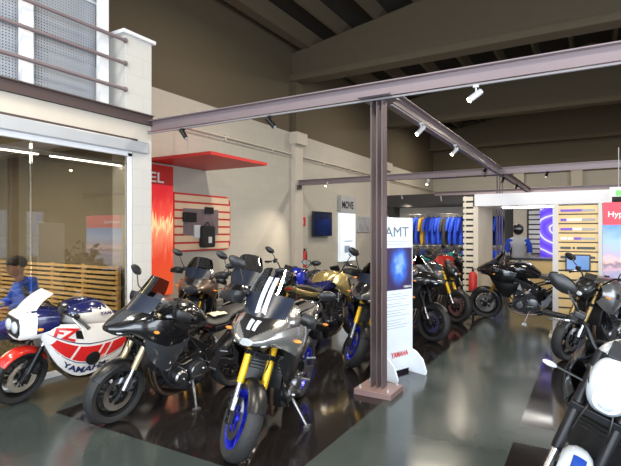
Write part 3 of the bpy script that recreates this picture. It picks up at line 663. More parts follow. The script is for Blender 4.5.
def column(x, y, label, plinth=True):
    t = thing('steel_column', label, 'column', (x, y, 0)); b = MB()
    b.box((0, 0, 1.52), (.012, .11, 3.0)); 
    for s in (1, -1): b.box((s*.06, 0, 1.52), (.012, .125, 3.0))
    b.build('column_shaft', mat('column_steel', (.135, .095, .10), .32, .15), t, flat=True)
    b = MB(); b.box((0, 0, 3.028), (.34, .34, .014)); b.build('top_plate', STL, t)
    if plinth:
        b = MB(); b.box((0, 0, .03), (.40, .36, .06)); b.build('base_plate', mat('plinth_steel', (.26, .17, .16), .4), t, bevel=.004)
        b = MB()
        for i in (-1, 1):
            for j in (-1, 1): b.lathe([(.014, .06), (.014, .075), (.008, .078), (.008, .095), (0, .095)], (i*.15, j*.13, 0), 'z', 6)
        b.build('anchor_bolts', GREY, t)
    return t
column(XC, Y1, 'near brown steel H-section column on a bolted base plate'); column(XC, Y2, 'farther brown steel column seen inside the white display frame')

# ------------------------------------------------------------------ mezzanine box on the left
b = MB(); b.span((-11, YN, 2.9), (XM, 4.65, 3.12)); o = struct(b.build('trim', CREAM)); o.name = 'trim_50'
b = MB(); b.span((XM-.15, YN, 3.12), (XM+.03, 4.65, 3.26)); b.span((XM-.0, YN, 3.245), (XM+.06, 4.65, 3.26)); b.span((XM, YN, 3.12), (XM+.06, 4.65, 3.135)); b.span((XM-.02, YN, 2.875), (XM+.02, 4.4, 2.9)); o = struct(b.build('trim', STD)); o.name = 'trim_51'
b = MB(); b.span((XM-.42, 4.34, 0), (XM, 4.65, 2.9)); o = struct(b.build('trim', PIER)); o.name = 'trim_52'
b = MB(); b.span((-11, 4.45, 0), (XM-.42, 4.65, 2.9)); o = struct(b.build('wall_mezzanine_end', WXL))
b = MB(); b.span((-11.1, YN, 0), (-11, 4.65, 8)); struct(b.build('wall_office', BROWN))
b = MB(); b.span((-11, 4.65, 2.9), (XW-.2, 4.75, 8)); struct(b.build('wall_mezzanine', BROWN))
b = MB(); b.span((-11, YN-.1, 0), (XM, YN, 3.1)); struct(b.build('wall_office_near', CREAM))
b = MB(); b.span((XM-.38, 4.21, 3.26), (XM, 4.65, 4.26)); pr = b.build('masonry_pier', PIER); tag(pr, 'cream block pier ending the mezzanine railing', 'pier')
b = MB(); b.span((XM-.42, 4.16, 4.26), (XM+.04, 4.7, 4.31)); b.build('coping', WHT, pr, bevel=.008)
b = MB(); b.span((XM-.08, YN, 2.72), (XM+.05, 4.56, 2.87)); sh = b.build('shutter_box', GREY, bevel=.01); tag(sh, 'long silver shutter housing above the office glazing', 'shutter box')
g_ = thing('glass_storefront', 'full-height glazed office front below the mezzanine on the left', 'glass wall', (XM-.04, 2, 0))
b = MB(); b.span((-.03, -5.1, 2.66), (.03, 2.33, 2.72)); b.span((-.03, 2.27, .0), (.03, 2.33, 2.7)); b.span((-.03, -5.1, .0), (.03, 2.33, .06)); b.build('glazing_frame', WHT, g_)
for a0, a1 in ((1.02, 2.27), (-1.3, 1.0)):
    b = MB(); b.span((-.006, a0, .06), (.006, a1, 2.66)); b.build('glass_pane', glass('office_glass', (.72, .70, .64), .07, .01), g_)
# perforated screens
pm, nt, pb, tc = nodes_mat('perforated_sheet', .45); L = nt.links.new
sp = nt.nodes.new('ShaderNodeSeparateXYZ'); L(tc.outputs['Object'], sp.inputs[0]); pb.inputs['Base Color'].default_value = (.33, .36, .41, 1); pb.inputs['Metallic'].default_value = .2
def hole(axis):
    a = nt.nodes.new('ShaderNodeMath'); a.operation = 'MULTIPLY'; a.inputs[1].default_value = 30; L(sp.outputs[axis], a.inputs[0])
    f = nt.nodes.new('ShaderNodeMath'); f.operation = 'FRACT'; L(a.outputs[0], f.inputs[0])
    s = nt.nodes.new('ShaderNodeMath'); s.operation = 'SUBTRACT'; s.inputs[1].default_value = .5; L(f.outputs[0], s.inputs[0])
    q = nt.nodes.new('ShaderNodeMath'); q.operation = 'MULTIPLY'; L(s.outputs[0], q.inputs[0]); L(s.outputs[0], q.inputs[1]); return q
h1, h2 = hole('Y'), hole('Z'); ad = nt.nodes.new('ShaderNodeMath'); L(h1.outputs[0], ad.inputs[0]); L(h2.outputs[0], ad.inputs[1])
gt = nt.nodes.new('ShaderNodeMath'); gt.operation = 'GREATER_THAN'; gt.inputs[1].default_value = .045; L(ad.outputs[0], gt.inputs[0]); L(gt.outputs[0], pb.inputs['Alpha'])
YS = onX(26, 60, XM-.1).y
for y0, y1, side in ((.2, YS-.03, 'nearer'), (YS+.03, 3.92, 'farther')):
    t = thing('perforated_screen', '%s grey perforated metal screen behind the mezzanine railing' % side, 'screen', (XM-.2, (y0+y1)/2, 3.3), group='perforated screens on the mezzanine'); w = y1-y0
    for z0, z1 in ((.0, .62), (.65, 1.25), (1.28, 2.6)):
        b = MB(); b.span((-.003, -w/2, z0), (.003, w/2, z1)); b.build('perforated_sheet', pm, t, flat=True)
    for z in (.0, .62, 1.25):
        b = MB(); b.span((.003, -w/2, z-.0), (.03, w/2, z+.03)); b.build('edge_rail', GREY, t)
YS = onX(26, 60, XM-.1).y
for y, lb in ((YS, 'white mezzanine post between the two perforated screens'), (3.95, 'white mezzanine post beside the block pier')):
    b = MB(); b.span((XM-.14, y-.06, 3.26), (XM-.06, y+.06, 6.2)); tag(b.build('screen_post', WHT), lb, 'post', 'white posts of the mezzanine')
rl = thing('mezzanine_railing', 'three mauve steel pipes of the mezzanine railing running to the block pier', 'railing', (XM+.0, 2, 3.26))
for z in (4.16, 3.86, 3.52):
    b = MB(); b.tube([(.02, -3, z-3.26), (.02, 2.2, z-3.26)], .024, 10); b.tube([(.02, 2.19, z-3.26), (.02, 2.215, z-3.26)], .034, 10); b.build('rail_pipe', STL, rl)
b = MB()
for y in (-2.2, -.9): b.span((-.02, y-.02, 0), (.02, y+.02, .95))
b.build('rail_post', STL, rl)
# inside the office
WOOD = mat('slat_wood', (.85, .58, .26), .5, var=.15, bump=(.1, 20)); LWOOD = mat('light_ply', (.82, .56, .24), .5, var=.08)
t = thing('slatted_screen', 'low wooden slatted screen behind the office glass', 'screen', (-8.2, 4.25, 0))
b = MB()
for k in range(17): b.span((-2.5, -.02, .06+k*.068), (2.75, .0, .06+k*.068+.04))
b.build('slats', WOOD, t)
b = MB()
for k in range(8): b.span((-2.5+k*.74, .0, 0), (-2.44+k*.74, .04, 1.2))
b.build('uprights', WOOD, t); b = MB(); b.span((-2.5, .041, 0), (2.75, .05, 1.19)); b.build('backing', DARKP, t)
b = MB(); b.span((-8.1, 3.0, 0), (-7.85, 3.2, 2.9)); o = struct(b.build('trim', STD)); o.name = 'trim_53'
t = thing('reception_desk', 'cream reception desk behind the office glass at the left edge', 'desk', (-5.8, 2.35, 0))
b = MB(); b.span((-.3, -1., 0), (.3, .42, .86)); b.build('desk_body', mat('cream_laminate', (.72, .62, .44), .45), t, bevel=.01); b = MB(); b.span((-.34, -1.04, .86), (.34, .46, .9)); b.build('desk_top', WHT, t, bevel=.006)
tt = thing('linear_lamp', 'linear ceiling lamp inside the glazed office', 'lamp', (-5.52, 3.5, 2.56))
TUBE = mat('lamp_diffuser', (.9, .9, .9), .5, emit=(1, .97, .9), es=9)
b = MB(); b.span((-.03, -.95, 0), (.03, .85, .04)); b.build('lamp_housing', GREY, tt); b = MB(); b.span((-.018, -.93, -.015), (.018, -.30, .0)); b.span((-.018, -.15, -.015), (.018, .83, .0)); b.build('lamp_tube', TUBE, tt)
b = MB(); b.tube([(0, -.8, .03), (0, -.8, .34)], .005, 6); b.tube([(0, .7, .03), (0, .7, .34)], .005, 6); b.build('suspension_wire', GREY, tt)
# seated person in blue
def person(loc, rz):
    me = bpy.data.meshes.new('body'); skin = mat('skin', (.55, .33, .24), .5); blue = mat('blue_fleece', (.02, .12, .85), .8, bump=(.3, 60))
    V = [(0, 0, .48), (0, .02, .72), (.02, .02, .96), (.05, .02, 1.06), (.10, .02, 1.13), (.01, .17, 1.0), (.10, .26, .80), (.30, .20, .78), (.01, -.17, 1.0), (.10, -.26, .80), (.30, -.2, .78),
         (.22, .1, .50), (.42, .11, .48), (.44, .11, .1), (.22, -.1, .50), (.42, -.11, .48), (.44, -.11, .1), (.52, .11, .05), (.52, -.11, .05)]
    E = [(0, 1), (1, 2), (2, 3), (3, 4), (2, 5), (5, 6), (6, 7), (2, 8), (8, 9), (9, 10), (0, 11), (11, 12), (12, 13), (13, 17), (0, 14), (14, 15), (15, 16), (16, 18)]
    Rr = [.16, .15, .15, .07, .06, .085, .06, .042, .085, .06, .042, .1, .08, .05, .1, .08, .05, .045, .045]
    me.from_pydata(V, E, []); t = thing('person', 'person in a blue hooded jacket and cap seated behind the office glass', 'person', loc, rz)
    o = bpy.data.objects.new('body', me); C.objects.link(o); o.parent = t; o.modifiers.new('skin', 'SKIN'); sv = me.skin_vertices[0].data
    for i, r in enumerate(Rr): sv[i].radius = (r, r*(1.15 if i in (1, 2) else 1))
    sv[0].use_root = True; s = o.modifiers.new('sub', 'SUBSURF'); s.levels = 2; s.render_levels = 2; me.materials.append(blue)
    b = MB(); b.ell((.15, .02, 1.24), (.10, .082, .125), 20); b.ell((.245, .02, 1.23), (.022, .014, .026)); b.ell((.15, .105, 1.235), (.02, .012, .03)); b.ell((.15, -.065, 1.235), (.02, .012, .03)); b.tube([(.09, .02, 1.08), (.14, .02, 1.18)], [.055, .05], 12)
    hd = b.build('head', skin, t)
    b = MB(); b.ell((.135, .02, 1.29), (.115, .095, .09), 18); b.ell((.25, .02, 1.285), (.07, .06, .01)); b.build('cap', mat('dark_cap', (.02, .02, .025), .8), hd)
    b = MB(); b.tube([(.02, -.10, 1.05), (-.05, .02, 1.07), (.02, .14, 1.05), (.09, .12, 1.06)], .045, 10, sm=4); b.build('hood', blue, t)
    for s in (1, -1):
        b = MB(); b.ell((.345, .2*s, .785), (.045, .035, .018)); 
        for k in range(4): b.tube([(.37, .2*s+(-.026+.017*k), .788), (.405-.004*abs(k-1), .2*s+(-.028+.018*k), .786), (.425-.006*abs(k-1.4), .2*s+(-.028+.018*k), .775)], [.009, .008, .007], 6)
        b.tube([(.34, .2*s-.03*s, .785), (.375, .2*s-.055*s, .783), (.395, .2*s-.06*s, .775)], [.01, .009, .008], 6); b.build('hand', skin, t)
    return t
person((-5.9, 3.3, 0), math.radians(-95))
t = thing('stool', 'dark stool under the seated person', 'stool', (-5.9, 3.3, 0)); b = MB(); b.lathe([(.19, .34), (.2, .36), (.18, .385), (0, .385)], (0, 0, 0), 'z', 20); b.build('seat', BLK, t); b = MB(); b.tube([(0, 0, .03), (0, 0, .35)], .025, 10); b.lathe([(.2, 0), (.2, .02), (0, .03)], (0, 0, 0), 'z', 20); b.build('pedestal', MBLK, t)

# ------------------------------------------------------------------ left wall display
RED = mat('signal_red', (.62, .035, .03), .45); WTX = mat('white_lettering', (.9, .88, .86), .5)
b = MB(); b.span((XW+.02, 6.6, 3.06), (-5.95, 8.35, 3.12)); cp = b.build('red_canopy', RED); tag(cp, 'flat red canopy board above the tall red banner on the left wall', 'canopy')
b = MB()
for x in (-7.3, -6.4): b.tube([(x, 7.4, 3.12), (x, 7.4, 3.55), (XW, 7.4, 3.9)], .006, 6)
b.build('support_rod', GREY, cp)
bn = thing('banner', 'tall red illuminated banner ending in the letters EL', 'banner', (XW+.02, 6.35, 0))
m, nt, pb, tc = nodes_mat('banner_print', .4); L = nt.links.new
sp = nt.nodes.new('ShaderNodeSeparateXYZ'); L(tc.outputs['Object'], sp.inputs[0]); ramp = nt.nodes.new('ShaderNodeValToRGB'); mr = nt.nodes.new('ShaderNodeMapRange'); mr.inputs[1].default_value = .4; mr.inputs[2].default_value = 3.0
n = nt.nodes.new('ShaderNodeTexNoise'); n.inputs['Scale'].default_value = 2.2; n.inputs['Detail'].default_value = 5; n.inputs['Distortion'].default_value = 1.5
mp = nt.nodes.new('ShaderNodeMapping'); mp.inputs['Scale'].default_value = (1, 4, .7); L(tc.outputs['Object'], mp.inputs[0]); L(mp.outputs[0], n.inputs['Vector'])
sb = nt.nodes.new('ShaderNodeMath'); sb.operation = 'MULTIPLY_ADD'; sb.inputs[1].default_value = .9; L(n.outputs['Fac'], sb.inputs[0]); L(sp.outputs['Z'], sb.inputs[2]); L(sb.outputs[0], mr.inputs[0]); L(mr.outputs[0], ramp.inputs[0])
el = ramp.color_ramp.elements; el[0].color = (.75, .10, .02, 1); el[0].position = .1; el[1].color = (.62, .02, .03, 1); el[1].position = 1.
for p_, c_ in ((.45, (.8, .07, .03, 1)), (.66, (.95, .30, .16, 1)), (.72, (1., .72, .35, 1)), (.78, (.85, .10, .06, 1)), (.9, (.7, .03, .03, 1))): e = el.new(p_); e.color = c_
L(ramp.outputs[0], pb.inputs['Base Color']); L(ramp.outputs[0], pb.inputs['Emission Color']); pb.inputs['Emission Strength'].default_value = .55
b = MB(); b.span((0, -.75, .35), (.06, .93, 2.62)); b.build('banner_print', m, bn, flat=True)
b = MB(); b.span((0, -.75, 2.62), (.062, .93, 3.02)); b.build('banner_header', RED, bn, flat=True)
lettering('lettering', 'EL', .29, (.066, .28, 2.66), (0, 1, 0), (0, 0, 1), WTX, bn, .004, width=1.35)
# slatted red/cream display board
q0 = onX(173, 220, XW); q1 = onX(229, 220, XW)
ds = thing('slat_display_board', 'cream slatted wall board with red grooves and a rounded corner, left wall', 'display board', (XW+.01, q0.y, 0)); Lw = q1.y-q0.y
def rrect(w0, w1, z0, z1, r, corners=(1, 1)):
    pts = [(w0, z0)]
    for cx, cz, a0 in ((w1-r, z0+r, -90), (w1-r, z1-r, 0)): pts += [(cx+r*math.cos(math.radians(a0+k*15)), cz+r*math.sin(math.radians(a0+k*15))) for k in range(7)]
    pts.append((w0, z1)); return pts
b = MB(); b.prism(rrect(0, Lw, 1.22, 2.50, .18), 0, .03, 'yz'); b.build('board_edge', RED, ds)
b = MB(); SLC = mat('cream_slat', (.86, .64, .44), .5)
for k in range(7):
    z0 = 1.255+k*.178; w_ = Lw-(.08 if k in (0, 6) else .035); b.span((.03, 0, z0), (.045, w_, z0+.135))
b.build('slats', SLC, ds)
def onb(px, py): return onX(px, py, XW+.05)
for (x0, y0, x1, y1), nm, lb, cat, m_ in (((183, 208, 218, 235), 'photo_panel', 'grey photo panel fixed over the slats of the left wall board', 'panel', mat('grey_photo', (.22, .16, .17), .4, var=.5)),):
    a, c = onb(x0, y0), onb(x1, y1); b = MB(); b.span((XW+.05, a.y, c.z), (XW+.06, c.y, a.z)); pp = b.build(nm, m_); tag(pp, lb, cat)
for (x0, y0, x1, y1), lb in (((182, 212, 195, 222), 'black heated accessory panel, upper left on the slatted board'), ((204, 207, 212, 214), 'small black bracket, upper right on the slatted board'), ((193, 225, 199, 238), 'white boxed accessory left of the black pouch on the board')):
    a, c = onb(x0, y0), onb(x1, y1); b = MB(); b.span((XW+.061, a.y, c.z), (XW+.11, c.y, a.z)); tag(b.build('accessory_pack', BLK if 'white' not in lb else WHT, bevel=.01), lb, 'accessory', 'accessories on the slatted wall board')
a, c = onb(198, 226), onb(210, 247); t = thing('tail_bag', 'black accessory bag with white tag hung on the slatted board', 'bag', (XW+.06, (a.y+c.y)/2, c.z)); w_, h_ = abs(c.y-a.y), a.z-c.z
b = MB(); b.box((.09, 0, h_/2), (.16, w_, h_)); b.build('bag_body', mat('black_nylon', (.02, .02, .02), .7), t, bevel=.04); b = MB(); b.span((.171, -.05, .1), (.175, .06, .24)); b.build('hang_tag', WHT, t); b = MB(); b.tube([(.09, -.08, h_), (.09, 0, h_+.09), (.09, .08, h_)], .01, 6, sm=4); b.build('strap', BLK, t)
# television, signs, pictures
a, c = onX(312, 211, XW+.1), onX(331, 236, XW+.1); t = thing('television', 'dark blue-black television hung on the left wall', 'television', (XW+.0, (a.y+c.y)/2, (a.z+c.z)/2)); w_, h_ = c.y-a.y, a.z-c.z
b = MB(); b.box((.12, 0, 0), (.05, w_, h_)); b.build('casing', BLK, t, bevel=.01); b = MB(); b.box((.147, 0, 0), (.004, w_-.06, h_-.06)); b.build('screen', mat('screen_off', (.012, .02, .06), .12), t); b = MB(); b.span((0, -.1, -.1), (.1, .1, .1)); b.build('wall_mount', BLK, t)
a, c = onX(299, 217, XW), onX(305, 226, XW); t = thing('fire_equipment_sign', 'small red fire sign with white symbol left of the television', 'sign', (XW+.001, (a.y+c.y)/2, (a.z+c.z)/2)); w_, h_ = c.y-a.y, a.z-c.z
b = MB(); b.box((.01, 0, 0), (.02, w_, h_)); b.build('sign_plate', RED, t); b = MB(); b.span((.021, -.05*w_*4, -.3*h_), (.023, .05*w_*2, .2*h_)); b.build('white_symbol', WTX, t)
t = thing('fire_extinguisher', 'red fire extinguisher hanging under its sign on the left wall', 'fire extinguisher', (XW+.1, a.y+.15, .55))
b = MB(); b.lathe([(.0, 0), (.07, .01), (.075, .05), (.075, .42), (.05, .49), (.02, .52), (0, .52)], (0, 0, 0), 'z', 20); b.build('cylinder', RED, t); b = MB(); b.box((0, 0, .55), (.04, .04, .06)); b.box((.04, 0, .58), (.12, .02, .015)); b.build('valve', BLK, t); b = MB(); b.tube([(.03, 0, .55), (.09, 0, .48), (.09, 0, .2)], .01, 8, sm=4); b.build('hose', BLK, t); b = MB(); b.span((-.1, -.03, .3), (-.07, .03, .4)); b.build('wall_bracket', BLK, t)
a, c = onX(340, 195, XW+.1), onX(355, 262, XW+.1); t = thing('lightbox_sign', 'tall white illuminated panel headed MOVE beside the television', 'sign', (XW+.02, (a.y+c.y)/2, 0)); w_ = c.y-a.y
b = MB(); b.span((0, -w_/2, .6), (.1, w_/2, a.z-.62)); b.build('lit_panel', mat('lit_white', (.8, .85, .9), .4, emit=(.85, .93, 1), es=.45), t); b = MB(); b.span((0, -w_/2, a.z-.6), (.12, w_/2, a.z)); b.build('header', mat('grey_header', (.45, .46, .48), .5), t)
lettering('lettering', 'MOVE', .36, (.125, -w_/2+.06, a.z-.45), (0, 1, 0), (0, 0, 1), mat('dark_lettering', (.04, .04, .05), .5), t, .01, width=w_*.86/1.05/1.05)
b = MB(); b.span((.1, -w_*.25, .9), (.103, w_*.1, 1.15)); b.span((.1, -w_*.3, 1.3), (.103, w_*.3, 1.33)); b.build('print', mat('pale_blue_print', (.4, .55, .8), .5), t)
a, c = onX(357, 216, XW), onX(369, 232, XW); t = thing('framed_picture', 'silver framed picture on the left wall behind the near column', 'picture', (XW, (a.y+c.y)/2, (a.z+c.z)/2)); w_, h_ = c.y-a.y, a.z-c.z
b = MB(); b.box((.02, 0, 0), (.04, w_, h_)); b.build('frame', GREY, t); b = MB(); b.box((.043, 0, 0), (.004, w_*.85, h_*.85)); b.build('picture', mat('picture_print', (.35, .36, .4), .4, var=.6), t)

# ------------------------------------------------------------------ free-standing white totem
SG = mat('totem_white', (.78, .84, .92), .4); p0 = W(5.33, .68); p1 = W(5.77, 1.22); d = (p1-p0); wd = d.length
t = thing('display_totem', 'white upright advertising totem with two feet beside the near column', 'totem', ((p0+p1)/2)[:], math.atan2(d.y, d.x))
b = MB(); b.box((0, 0, .93), (wd, .02, 1.78)); b.build('panel', SG, t, bevel=.003)
for x in (-.2, wd/2-.05):
    b = MB(); b.prism([(-.24, 0), (-.25, .04), (-.20, .17), (-.10, .25), (-.0, .28), (.0, .0)], x-.012, x+.012, 'yz'); b.build('foot', SG, t)
m, nt, pb, tc = nodes_mat('totem_picture', .35); L = nt.links.new
g1 = nt.nodes.new('ShaderNodeTexNoise'); g1.inputs['Scale'].default_value = 9; g1.inputs['Detail'].default_value = 5; L(tc.outputs['Object'], g1.inputs['Vector'])
gm = nt.nodes.new('ShaderNodeMapping'); gm.inputs['Location'].default_value = (-.10*5.2, 0, -1.26*3.6); gm.inputs['Scale'].default_value = (5.2, 1, 3.6); L(tc.outputs['Object'], gm.inputs[0])
gr = nt.nodes.new('ShaderNodeTexGradient'); gr.gradient_type = 'SPHERICAL'; L(gm.outputs[0], gr.inputs[0])
mu = nt.nodes.new('ShaderNodeMath'); mu.operation = 'MULTIPLY'; L(gr.outputs['Fac'], mu.inputs[0]); L(g1.outputs['Fac'], mu.inputs[1])
rp = nt.nodes.new('ShaderNodeValToRGB'); L(mu.outputs[0], rp.inputs[0]); e = rp.color_ramp.elements; e[0].color = (.045, .03, .10, 1); e[1].color = (.5, .75, 1, 1); e[1].position = .55
k_ = e.new(.08); k_.color = (.05, .05, .22, 1); k_ = e.new(.25); k_.color = (.05, .18, .75, 1)
L(rp.outputs[0], pb.inputs['Base Color'])
b = MB(); b.span((-wd/2+.02, -.014, .98), (wd/2-.02, -.0105, 1.47)); b.build('picture', m, t)
DL = MC['dark_lettering']; GL = mat('grey_small_print', (.42, .47, .55), .6)
lettering('lettering', 'Y-AMT', .165, (-.34, -.011, 1.60), (1, 0, 0), (0, 0, 1), mat('heading_grey', (.16, .18, .22), .5), t, 0, width=1.25)
for k, z in enumerate((1.54, 1.51, .93, .90, .87, .82, .79, .74, .71, .68, .63, .60, .57, .54)):
    b = MB(); b.span((-.3, -.0125, z), (.28-.07*(k % 3), -.0105, z+.006)); b.build('small_print', GL, t, flat=True)
lettering('lettering', 'YAMAHA', .085, (-.04, -.011, .20), (1, 0, 0), (0, 0, 1), RED, t, .003, width=.85)
lettering('lettering', 'YAMAHA', .035, (.17, -.015, 1.0), (1, 0, 0), (0, 0, 1), WTX, t, .001)

# ------------------------------------------------------------------ white display frame at right
XP, YP = -2.12, 10.32
fr = thing('display_pavilion', 'white-roofed display frame with slatted left wall standing behind the black touring motorcycle', 'display stand', (XP, YP, 0))
b = MB(); b.span((.03, 0, 2.18), (2.45, 1.72, 2.43)); b.build('roof_slab', WHT, fr, bevel=.005)
b = MB(); b.span((.0, .03, 0), (.10, 1.72, 2.18)); b.build('side_wall', mat('pale_cream_panel', (.72, .64, .52), .5), fr)
b = MB()
for k in range(19): b.span((-.20, .0, .05+k*.125), (.0, .03, .05+k*.125+.085))
b.span((-.18, .03, 0), (-.15, .06, 2.4)); b.build('slats', mat('cream_board', (.78, .70, .55), .5), fr); b = MB(); b.span((-.19, .06, 0), (-.0, .07, 2.38)); b.build('slat_backing', DARKP, fr)
b = MB(); b.span((.5, .5, 2.15), (2.0, .62, 2.18)); b.build('added_frame_lamp', mat('fill_strip', (.9, .9, .9), .5, emit=(1, .96, .9), es=8), fr)  # lamp strip added to brighten the dim inside of the frame
b = MB(); b.span((2.25, 1.5, 0), (2.4, 1.7, 2.18)); b.build('rear_post', WHT, fr)
# gondola panel with product slots
ga = W(7.58, 3.88)
gp = thing('slatwall_panel', 'light plywood slatwall panel with coloured strips at the right', 'display panel', (ga.x, ga.y, 0)); GW = .60
b = MB(); b.span((-.05, 0, 0), (.03, .35, 2.1)); b.span((GW-.03, 0, 0), (GW+.02, .06, 2.1)); b.build('side_post', mat('pale_grey_post', (.62, .58, .54), .5), gp)
b = MB(); z = .04; zs = []
for k in range(14): b.span((.03, .02, z), (GW-.03, .05, z+(.118 if k < 8 else .128))); z += .146; zs.append(z-.018)
b.build('boards', LWOOD, gp); b = MB(); b.span((.03, .055, 0), (GW-.03, .065, 2.08)); b.build('backing', DARKP, gp)
b = MB(); b.span((-.1, -.1, 0), (GW+.1, .35, .03)); b.build('base', mat('pale_cream_panel', (.72, .64, .52), .5), gp)
cols = [mat('violet_strip', (.16, .05, .5), .4), WHT, BLK, mat('grey_strip', (.35, .33, .33), .4)]
for k, segs in enumerate((((.0, .62, 0), (.62, 1, 3)), ((0, .18, 0), (.18, .62, 1), (.62, 1, 3)), ((0, .35, 0), (.35, .62, 1), (.62, 1, 3)), ((0, .2, 1), (.22, .36, 1), (.4, .6, 0), (.6, 1, 3)), ((0, .3, 2), (.36, .42, 2), (.48, 1, 2)), ((0, 1, 2),))):
    b = MB(); zz = 1.985-k*.146
    for a_, c_, mi in segs: b.span((.06+a_*.47, -.0, zz-.014), (.06+c_*.47, .019, zz+.022), mi)
    tag(b.build('label_strip', cols), ['top violet label strip on the plywood slatwall', 'second strip down, violet and white, on the plywood slatwall', 'third strip down, half violet half white, on the slatwall', 'fourth strip down, broken white and blue, on the slatwall', 'fifth strip down, broken black, on the slatwall', 'lowest strip, all black, just above the small screen'][k], 'label strip', 'strips on the slatwall').location = (ga.x, ga.y, 0)
t = thing('small_screen', 'small blue tablet-like screen fixed on the plywood slatwall', 'screen', (ga.x+.3, ga.y-.0, 1.18)); b = MB(); b.box((0, -.02, 0), (.34, .03, .25)); b.build('bezel', BLK, t, bevel=.005); b = MB(); b.box((0, -.037, 0), (.30, .004, .21)); b.build('display', mat('blue_display', (.06, .14, .32), .2, emit=(.1, .22, .45), es=.5, var=.5), t)
# landscape poster
pt = thing('landscape_poster', 'large poster with red header and city skyline right of the slatwall', 'poster', (ga.x+GW+.03, ga.y, 0)); PW = 1.5
m, nt, pb, tc = nodes_mat('poster_print', .4); L = nt.links.new
sp = nt.nodes.new('ShaderNodeSeparateXYZ'); L(tc.outputs['Object'], sp.inputs[0]); n = nt.nodes.new('ShaderNodeTexNoise'); n.inputs['Scale'].default_value = 9; n.inputs['Detail'].default_value = 6; L(tc.outputs['Object'], n.inputs['Vector'])
ma = nt.nodes.new('ShaderNodeMath'); ma.operation = 'MULTIPLY_ADD'; ma.inputs[1].default_value = .28; L(n.outputs['Fac'], ma.inputs[0]); L(sp.outputs['Z'], ma.inputs[2])
mr = nt.nodes.new('ShaderNodeMapRange'); mr.inputs[1].default_value = .2+.14; mr.inputs[2].default_value = 1.75+.14; L(ma.outputs[0], mr.inputs[0]); rp = nt.nodes.new('ShaderNodeValToRGB'); L(mr.outputs[0], rp.inputs[0])
e = rp.color_ramp.elements; e[0].color = (.25, .25, .38, 1); e[1].color = (.10, .25, .60, 1)
for p_, c_ in ((.40, (.42, .40, .55, 1)), (.52, (.30, .28, .42, 1)), (.58, (.55, .35, .42, 1)), (.62, (.20, .14, .20, 1)), (.66, (.75, .45, .42, 1)), (.72, (.42, .36, .50, 1)), (.84, (.30, .45, .75, 1))): k_ = e.new(p_); k_.color = c_
L(rp.outputs[0], pb.inputs['Base Color']); L(rp.outputs[0], pb.inputs['Emission Color']); pb.inputs['Emission Strength'].default_value = .35  # glow added to the print's own colours; the red header gets one too
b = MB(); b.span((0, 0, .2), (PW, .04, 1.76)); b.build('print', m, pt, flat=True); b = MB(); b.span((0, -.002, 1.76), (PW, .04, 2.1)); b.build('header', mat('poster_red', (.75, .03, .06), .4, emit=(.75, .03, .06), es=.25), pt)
lettering('lettering', 'Hyper Naked', .12, (.06, -.003, 1.88), (1, 0, 0), (0, 0, 1), WTX, pt, .002)
b = MB(); b.span((0, 0, 0), (PW, .04, .2)); b.build('base', WHT, pt)
t = thing('exit_sign', 'small green emergency sign above the poster at the right edge', 'sign', W(8.1, 5.2, 2.33)[:], 0); b = MB(); b.box((0, 0, 0), (.26, .04, .16)); b.build('sign_plate', WHT, t); b = MB(); b.box((.03, -.022, -.02), (.14, .006, .09)); b.build('green_symbol', mat('sign_green', (.1, .55, .08), .4, emit=(.1, .6, .08), es=.6), t); b = MB(); b.tube([(0, 0, .08), (0, 0, .75)], .006, 6); b.build('suspension_rod', GREY, t)
# desk and things inside the frame
dk = W(11.2, 4.75); t = thing('counter', 'pale plywood counter behind the black touring motorcycle', 'counter', (dk.x, dk.y, 0)); b = MB(); b.span((-.1, 0, 0), (1.7, .6, 1.0)); b.build('counter_body', LWOOD, t, bevel=.01); b = MB(); b.span((-.14, -.04, 1.0), (1.74, .64, 1.05)); b.build('counter_top', DENG, t)
bw = W(14.2, 6.0)
b = MB(); b.span((bw.x, bw.y, 0), (bw.x+2.2, bw.y+.1, 2.7)); tag(b.build('partition_panel', CREAM), 'cream partition panel behind the counter', 'panel')
a_ = onY(505, 204, 15.5); c_ = onY(518, 300, 15.5); b = MB(); b.span((a_.x, 15.5, 0), (c_.x+.15, 15.56, 2.7)); tag(b.build('partition_panel', DARKP), 'dark narrow panel behind the helmeted figure', 'panel')
q = onY(527, 209, bw.y-.05); q2 = onY(540, 250, bw.y-.05); t = thing('slat_display_board', 'small pale slatted board with rounded corner left of the violet banner', 'display board', (q.x, bw.y, 0)); w_ = q2.x-q.x
b = MB(); b.span((0, -.05, 1.0), (w_, -.02, 2.3)); b.build('backing', DARKP, t, bevel=.012); b = MB()
for k in range(9): b.span((.05, -.07, 1.04+k*.14), (w_, -.05, 1.04+k*.14+.10))
b.build('slats', WHT, t)
q = onY(540, 205, bw.y-.1); q2 = onY(557, 250, bw.y-.1); t = thing('banner', 'violet-blue banner with white swirl lines beside the pale slats', 'banner', (q.x, bw.y-.1, 0)); w_ = q2.x-q.x
m, nt, pb, tc = nodes_mat('violet_print', .4); L = nt.links.new; n = nt.nodes.new('ShaderNodeTexWave'); n.wave_type = 'RINGS'; n.rings_direction = 'Y'; n.inputs['Scale'].default_value = 1.1; n.inputs['Distortion'].default_value = 4; n.inputs['Detail'].default_value = 2
mp = nt.nodes.new('ShaderNodeMapping'); mp.inputs['Location'].default_value = (-.4, 0, -1.7); L(tc.outputs['Object'], mp.inputs[0]); L(mp.outputs[0], n.inputs['Vector']); rp = nt.nodes.new('ShaderNodeValToRGB'); L(n.outputs['Fac'], rp.inputs[0])
e = rp.color_ramp.elements; e[0].color = (.10, .04, .75, 1); e[1].color = (.8, .8, 1, 1); k_ = e.new(.75); k_.color = (.22, .10, .9, 1); k_ = e.new(.9); k_.color = (.2, .15, .9, 1)
